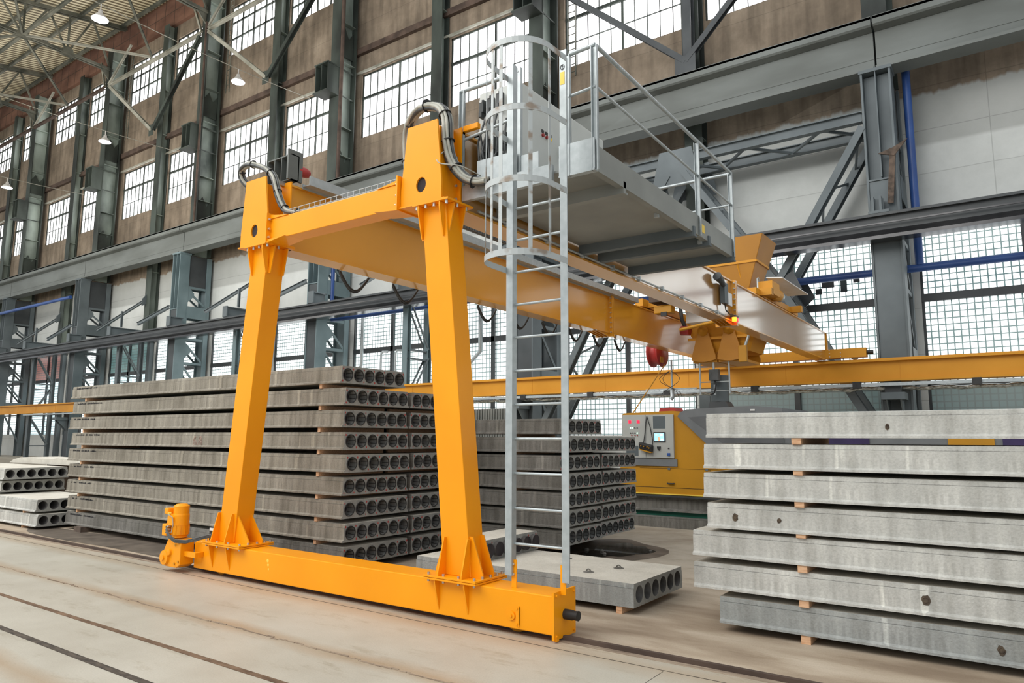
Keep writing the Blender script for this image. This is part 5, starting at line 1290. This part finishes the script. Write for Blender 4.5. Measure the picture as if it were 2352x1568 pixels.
# hanging frame with box
a = MB()
for x in (-6.35, -5.62): a.tube([(x, 17.1, 3.5), (x, 17.1, 2.72)], .022, 8)
a.tube([(-6.35, 17.1, 3.02), (-5.62, 17.1, 3.02)], .015, 6); a.tube([(-5.99, 17.1, 2.95), (-5.99, 17.1, 2.7)], .022, 8); a.tube([(-6.4, 17.1, 2.8), (-5.57, 17.1, 2.8)], .01, 6); a.tube([(-6.0, 17.1, 3.5), (-6.0, 17.1, 3.3)], .03, 6)
a.build('hanging_frame', 'galv', TR)
MB().box(-6.10, -5.86, 17.02, 17.14, 3.05, 3.32).build('sensor_box', 'dark_plastic', TR)
MB().tube([(-5.98, 17.08, 3.05), (-5.95, 17.08, 2.95), (-5.99, 17.08, 2.75), (-6.1, 17.08, 2.7)], .02, 6).build('sensor_cable', 'black_rubber', TR)

rl = thing('cable_reel', 'dusty red cable reel hanging beyond the left girder', 'reel', (-7.9, 18, 4.0))
MB().lathe([(.001, -.16), (.40, -.16), (.41, -.12), (.34, -.1), (.34, .1), (.41, .12), (.40, .16), (.001, .16)], (-7.95, 18.2, 3.98), 'x', 30).build('drum', 'red', rl)
MB().box(-7.79, -7.77, 18.0, 18.18, 3.68, 3.84).build('label_plate', 'machine_yellow', rl)
MB().box(-8.0, -7.6, 18.1, 18.3, 4.2, 4.86).build('reel_arm', 'yellow_far', rl)
an = thing('antenna_frame', 'thin grey hanging mast with a cross bar and wires below the red reel', 'frame', (-7.6, 18, 3))
MB().tube([(-7.55, 18.2, 3.75), (-7.55, 18.2, 2.72)], .028, 8).build('mast', 'galv', an)
MB().box(-8.3, -6.85, 18.17, 18.22, 2.93, 2.98).build('cross_bar', 'galv', an)
MB().tube([(-7.55, 18.2, 2.95), (-7.5, 18.1, 2.75), (-7.55, 18.1, 2.68)], .06, 10).build('fitting', 'galv', an)
a = MB()
for k in range(3):
    pts = [(-7.55 + (.22 + .05 * k) * math.sin(t_ * .7) * (1 if k % 2 else -1), 18.1, 3.45 - .1 * t_) for t_ in range(8)]
    a.tube(pts, .008, 5)
a.build('loose_wire', 'black_rubber', an)
tag(MB().tube([(-7.7, 18.1, 3.62), (-6.42, 13.4, 2.15)], .014, 6).build('supply_cable', 'machine_yellow'), 'thin orange supply cable slanting from the red reel to the yellow machine', 'cable')

# ================================================================== YELLOW CASTING MACHINE
MC = thing('casting_machine', 'yellow and grey slab casting machine with control panel behind the concrete stacks', 'machine', (-4.5, 13, .6))
MYF = 13.0
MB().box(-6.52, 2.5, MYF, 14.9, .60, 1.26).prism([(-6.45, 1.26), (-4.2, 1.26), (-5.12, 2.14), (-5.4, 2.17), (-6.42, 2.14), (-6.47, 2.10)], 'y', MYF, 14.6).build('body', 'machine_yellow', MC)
MB().box(-6.52, 2.5, MYF - .02, 14.9, .585, .605).build('yellow_sill', 'orange_sticker', MC)
MB().prism([(-5.28, 2.06), (-5.22, 2.14), (-5.10, 2.19), (-4.4, 2.215), (-3.85, 2.23), (-3.35, 2.18), (-3.35, 1.26), (-4.42, 1.26)], 'y', MYF - .05, 14.9).build('hood', 'machine_grey', MC)
MB().prism([(-5.06, 2.04), (-4.0, 2.10), (-3.36, 2.12), (-3.36, 1.4), (-4.25, 1.42)], 'y', MYF - .055, MYF - .05).build('hood_panel', mottled('hood_dark', (.10, .105, .11), (.13, .135, .14), 3, rough=.6), MC)
MB().box(-3.9, -3.82, MYF - .06, MYF - .05, 2.14, 2.17).build('hood_catch', 'white', MC)
MB().box(-3.35, 2.4, MYF - .02, 14.8, 1.26, 1.85).build('rear_body', 'machine_grey', MC)
for x0, x1, mm in ((-3.2, -2.0, 'purple'), (-.9, -.3, 'machine_yellow'), (-.2, 1.2, 'purple')): MB().box(x0, x1, MYF - .04, MYF - .02, 1.55, 1.68).build('side_panel', mm, MC)
MB().box(-6.5, -5.32, MYF - .03, MYF, 1.12, 1.26).build('lower_rail', 'machine_grey', MC)
pn = MB().box(-6.44, -5.37, MYF - .05, MYF, 1.27, 2.10).build('control_panel', 'panel_light', MC, bevel=.004)
MB().box(-5.945, -5.937, MYF - .053, MYF - .05, 1.28, 2.10).build('panel_gap', 'machine_grey', pn)
for x in (-6.30, -6.12): MB().box(x, x + .055, MYF - .058, MYF - .05, 1.94, 1.995).build('digital_display', 'led_red', pn)
for x, z, mm in ((-6.26, 1.845, 'led_green'), (-6.215, 1.845, 'led_green'), (-6.165, 1.845, 'black_rubber'), (-6.115, 1.845, 'black_rubber'), (-6.26, 1.745, 'black_rubber'), (-6.21, 1.745, 'black_rubber'), (-6.165, 1.745, 'black_rubber'), (-6.115, 1.745, 'led_green'), (-6.235, 1.70, 'red'), (-6.165, 1.70, 'red'), (-6.115, 1.70, 'red')):
    MB().cyl((x, MYF - .06, z), (x, MYF - .05, z), .012, 10).build('panel_button', mm, pn)
a = MB()
for i in range(9): a.box(-5.76, -5.55, MYF - .054, MYF - .05, 1.85 + i * .024, 1.862 + i * .024)
a.box(-5.78, -5.53, MYF - .052, MYF - .05, 1.83, 2.07); a.build('vent_grille', 'steel_grey', pn)
a = MB(); a.box(-6.36, -6.1, MYF - .053, MYF - .05, 1.30, 1.5); a.build('vent_grille', 'steel_grey', pn)
sc = MB().box(-5.77, -5.53, MYF - .065, MYF - .05, 1.575, 1.765).build('touch_screen', 'black_rubber', pn)
MB().box(-5.75, -5.55, MYF - .067, MYF - .065, 1.595, 1.745).build('screen_image', 'screen', pn)
MB().box(-5.73, -5.69, MYF - .069, MYF - .067, 1.70, 1.72).box(-5.63, -5.58, MYF - .069, MYF - .067, 1.69, 1.73).box(-5.62, -5.57, MYF - .069, MYF - .067, 1.61, 1.64).build('screen_blocks', 'screen_hi', pn)
MB().box(-5.67, -5.645, MYF - .069, MYF - .067, 1.60, 1.67).build('screen_bar', 'screen_or', pn)
MB().prism([(-5.70, 1.49), (-5.63, 1.49), (-5.64, 1.44), (-5.66, 1.41), (-5.69, 1.44)], 'y', MYF - .08, MYF - .05).build('joystick', 'black_rubber', pn)
MB().cyl((-5.47, MYF - .06, 1.455), (-5.47, MYF - .05, 1.455), .015, 10).build('panel_button', 'black_rubber', pn)
MB().box(-5.50, -5.44, MYF - .075, MYF - .05, 1.315, 1.37).build('socket', 'blue', pn, bevel=.006)
MB().prism([(-5.72, 2.16), (-5.70, 2.23), (-5.62, 2.225), (-5.50, 2.24), (-5.40, 2.235), (-5.36, 2.17)], 'y', MYF + .1, MYF + .5).build('red_cap', 'red', MC)
a = MB(); a.box(-6.1, -4.25, MYF - .004, MYF, 1.075, 1.080); a.box(-6.45, -4.25, MYF - .004, MYF, .715, .722); a.box(-4.70, -4.694, MYF - .004, MYF, .72, 1.08); a.box(-4.25, -4.244, MYF - .004, MYF, .6, 1.25)
a.build('panel_seam', 'black_gap', MC)
MB().tube([(-5.53, MYF - .01, .80), (-5.50, MYF - .03, .795), (-5.42, MYF - .03, .795), (-5.39, MYF - .01, .80)], .014, 8).build('hatch_handle', 'black_rubber', MC)
for x in (-5.52, -4.78): MB().box(x, x + .05, MYF - .01, MYF, 1.05, 1.09).build('hinge', 'steel_grey', MC)
# lettering "n" logo plate on the hood
lg = MB().box(-4.62, -4.2, MYF - .062, MYF - .055, 1.66, 1.74).build('logo_plate', 'yellow_far', MC)
a = MB(); yl = MYF - .065
def letter_n(a, x, z, s, t_=.010):
    a.box(x, x + t_, yl, yl + .003, z, z + s); a.box(x + s * .75, x + s * .75 + t_, yl, yl + .003, z, z + s * .85); a.box(x, x + s * .75, yl, yl + .003, z + s - t_, z + s)
a.box(-4.53, -4.46, yl + .001, yl + .003, 1.67, 1.73); a.build('logo_tile', 'ink', lg)
a = MB(); letter_n(a, -4.515, 1.685, .032, .007); a.build('logo_letter', 'yellow_far', lg)
a = MB(); letter_n(a, -4.44, 1.675, .05); a.build('logo_letter', 'ink', lg)
# remote control hanging by a strap on the panel
rc = thing('remote_control', 'black and yellow radio remote hanging by its strap on the machine panel', 'remote', (-5.9, MYF - .1, 1.45))
MB().hexa([(-6.04, MYF - .15, 1.44), (-5.78, MYF - .15, 1.38), (-5.78, MYF - .06, 1.38), (-6.04, MYF - .06, 1.44), (-6.05, MYF - .17, 1.56), (-5.77, MYF - .17, 1.50), (-5.77, MYF - .06, 1.52), (-6.05, MYF - .06, 1.58)]).build('remote_body', 'black_rubber', rc, bevel=.02)
MB().hexa([(-6.02, MYF - .155, 1.42), (-5.80, MYF - .155, 1.365), (-5.80, MYF - .06, 1.365), (-6.02, MYF - .06, 1.42), (-6.04, MYF - .155, 1.445), (-5.78, MYF - .155, 1.385), (-5.78, MYF - .06, 1.385), (-6.04, MYF - .06, 1.445)]).build('yellow_edge', 'machine_yellow', rc)
MB().strip([(-5.98, MYF - .07, 1.55), (-5.95, MYF - .07, 1.72), (-5.905, MYF - .07, 2.05), (-5.90, MYF - .07, 2.07), (-5.83, MYF - .07, 1.85), (-5.79, MYF - .07, 1.62), (-5.79, MYF - .07, 1.52)], .012, .012, (0, 1, 0)).build('strap', 'black_rubber', rc)
bolt_each([(-5.99, MYF - .17, 1.5), (-5.93, MYF - .17, 1.49), (-5.86, MYF - .17, 1.48), (-5.82, MYF - .17, 1.46)], 'y', .012, .01, 'machine_yellow', rc, 'remote_button')
# equipment behind: dark duct and cylinder
MB().tube([(-5.15, 16.5, 1.2), (-5.15, 16.5, 3.0)], .28, 18)
dk = thing('exhaust_duct', 'grey metal duct and hood standing behind the yellow machine', 'duct', (-5.4, 17, 1.8))
MB().tube([(-6.0, 17.5, 2.55), (-6.0, 17.5, 3.2)], .22, 18).build('duct', 'steel_grey', dk)
MB().hexa([(-6.4, 17.2, 1.5), (-5.2, 17.2, 1.5), (-5.2, 18, 1.5), (-6.4, 18, 1.5), (-6.2, 17.3, 2.55), (-5.8, 17.3, 2.55), (-5.8, 17.7, 2.55), (-6.2, 17.7, 2.55)]).box(-6.4, -5.2, 17.2, 18.0, 0, 1.5).build('duct_hood', 'steel_dark', dk)

# ================================================================== LIGHT, WORLD, CAMERA
w = bpy.data.worlds.new('World'); SC.world = w; w.use_nodes = True
bg = w.node_tree.nodes['Background']; bg.inputs['Color'].default_value = (.93, .97, 1.0, 1); bg.inputs['Strength'].default_value = .85
def area(name, loc, target, sx, sy, power, col=(1, 1, 1)):
    d = bpy.data.lights.new(name, 'AREA'); d.shape = 'RECTANGLE'; d.size = sx; d.size_y = sy; d.energy = power; d.color = col
    o = bpy.data.objects.new(name, d); COL.objects.link(o); o.location = loc
    o.rotation_euler = (Vector(target) - Vector(loc)).to_track_quat('-Z', 'Y').to_euler()
    return o
area('camera_side_key', (-14, -6, 17), (-7, 7, 1), 30, 10, 4900, (1, .97, .92))  # soft key added behind the camera for the daylight on that side
area('added_roof_fill', (-52, 4, 12), (-58, 20, 32), 40, 8, 5200, (1, .95, .85))  # added fill without a fixture, brightens the roof underside
area('added_wall_fill', (-25, 2, 20), (-30, 25.6, 19), 50, 6, 2400, (1, .98, .95))  # added fill without a fixture, brightens the window wall
area('window_light', (-12, 24.9, 12), (-8, 8, 0), 40, 8, 900, (.93, .98, 1))

cam = bpy.data.cameras.new('Camera'); co = bpy.data.objects.new('Camera', cam); COL.objects.link(co); SC.camera = co
f, yaw, pit, rol = 1636.99, math.radians(35.2003), math.radians(7.6738), math.radians(.2087)
F = Vector((-math.sin(yaw) * math.cos(pit), math.cos(yaw) * math.cos(pit), math.sin(pit)))
R = Vector((math.cos(yaw), math.sin(yaw), 0)); U = R.cross(F)
R2 = R * math.cos(rol) + U * math.sin(rol); U2 = -R * math.sin(rol) + U * math.cos(rol)
mx = Matrix((R2, U2, -F)).transposed().to_4x4(); mx.translation = Vector((0, 0, 1.65))
co.matrix_world = mx
cam.sensor_fit = 'HORIZONTAL'; cam.sensor_width = 36; cam.lens = f / 2352 * 36; cam.clip_end = 500; cam.clip_start = .05
SC.view_settings.view_transform = 'Standard'; SC.view_settings.look = 'None'; SC.view_settings.exposure = 0
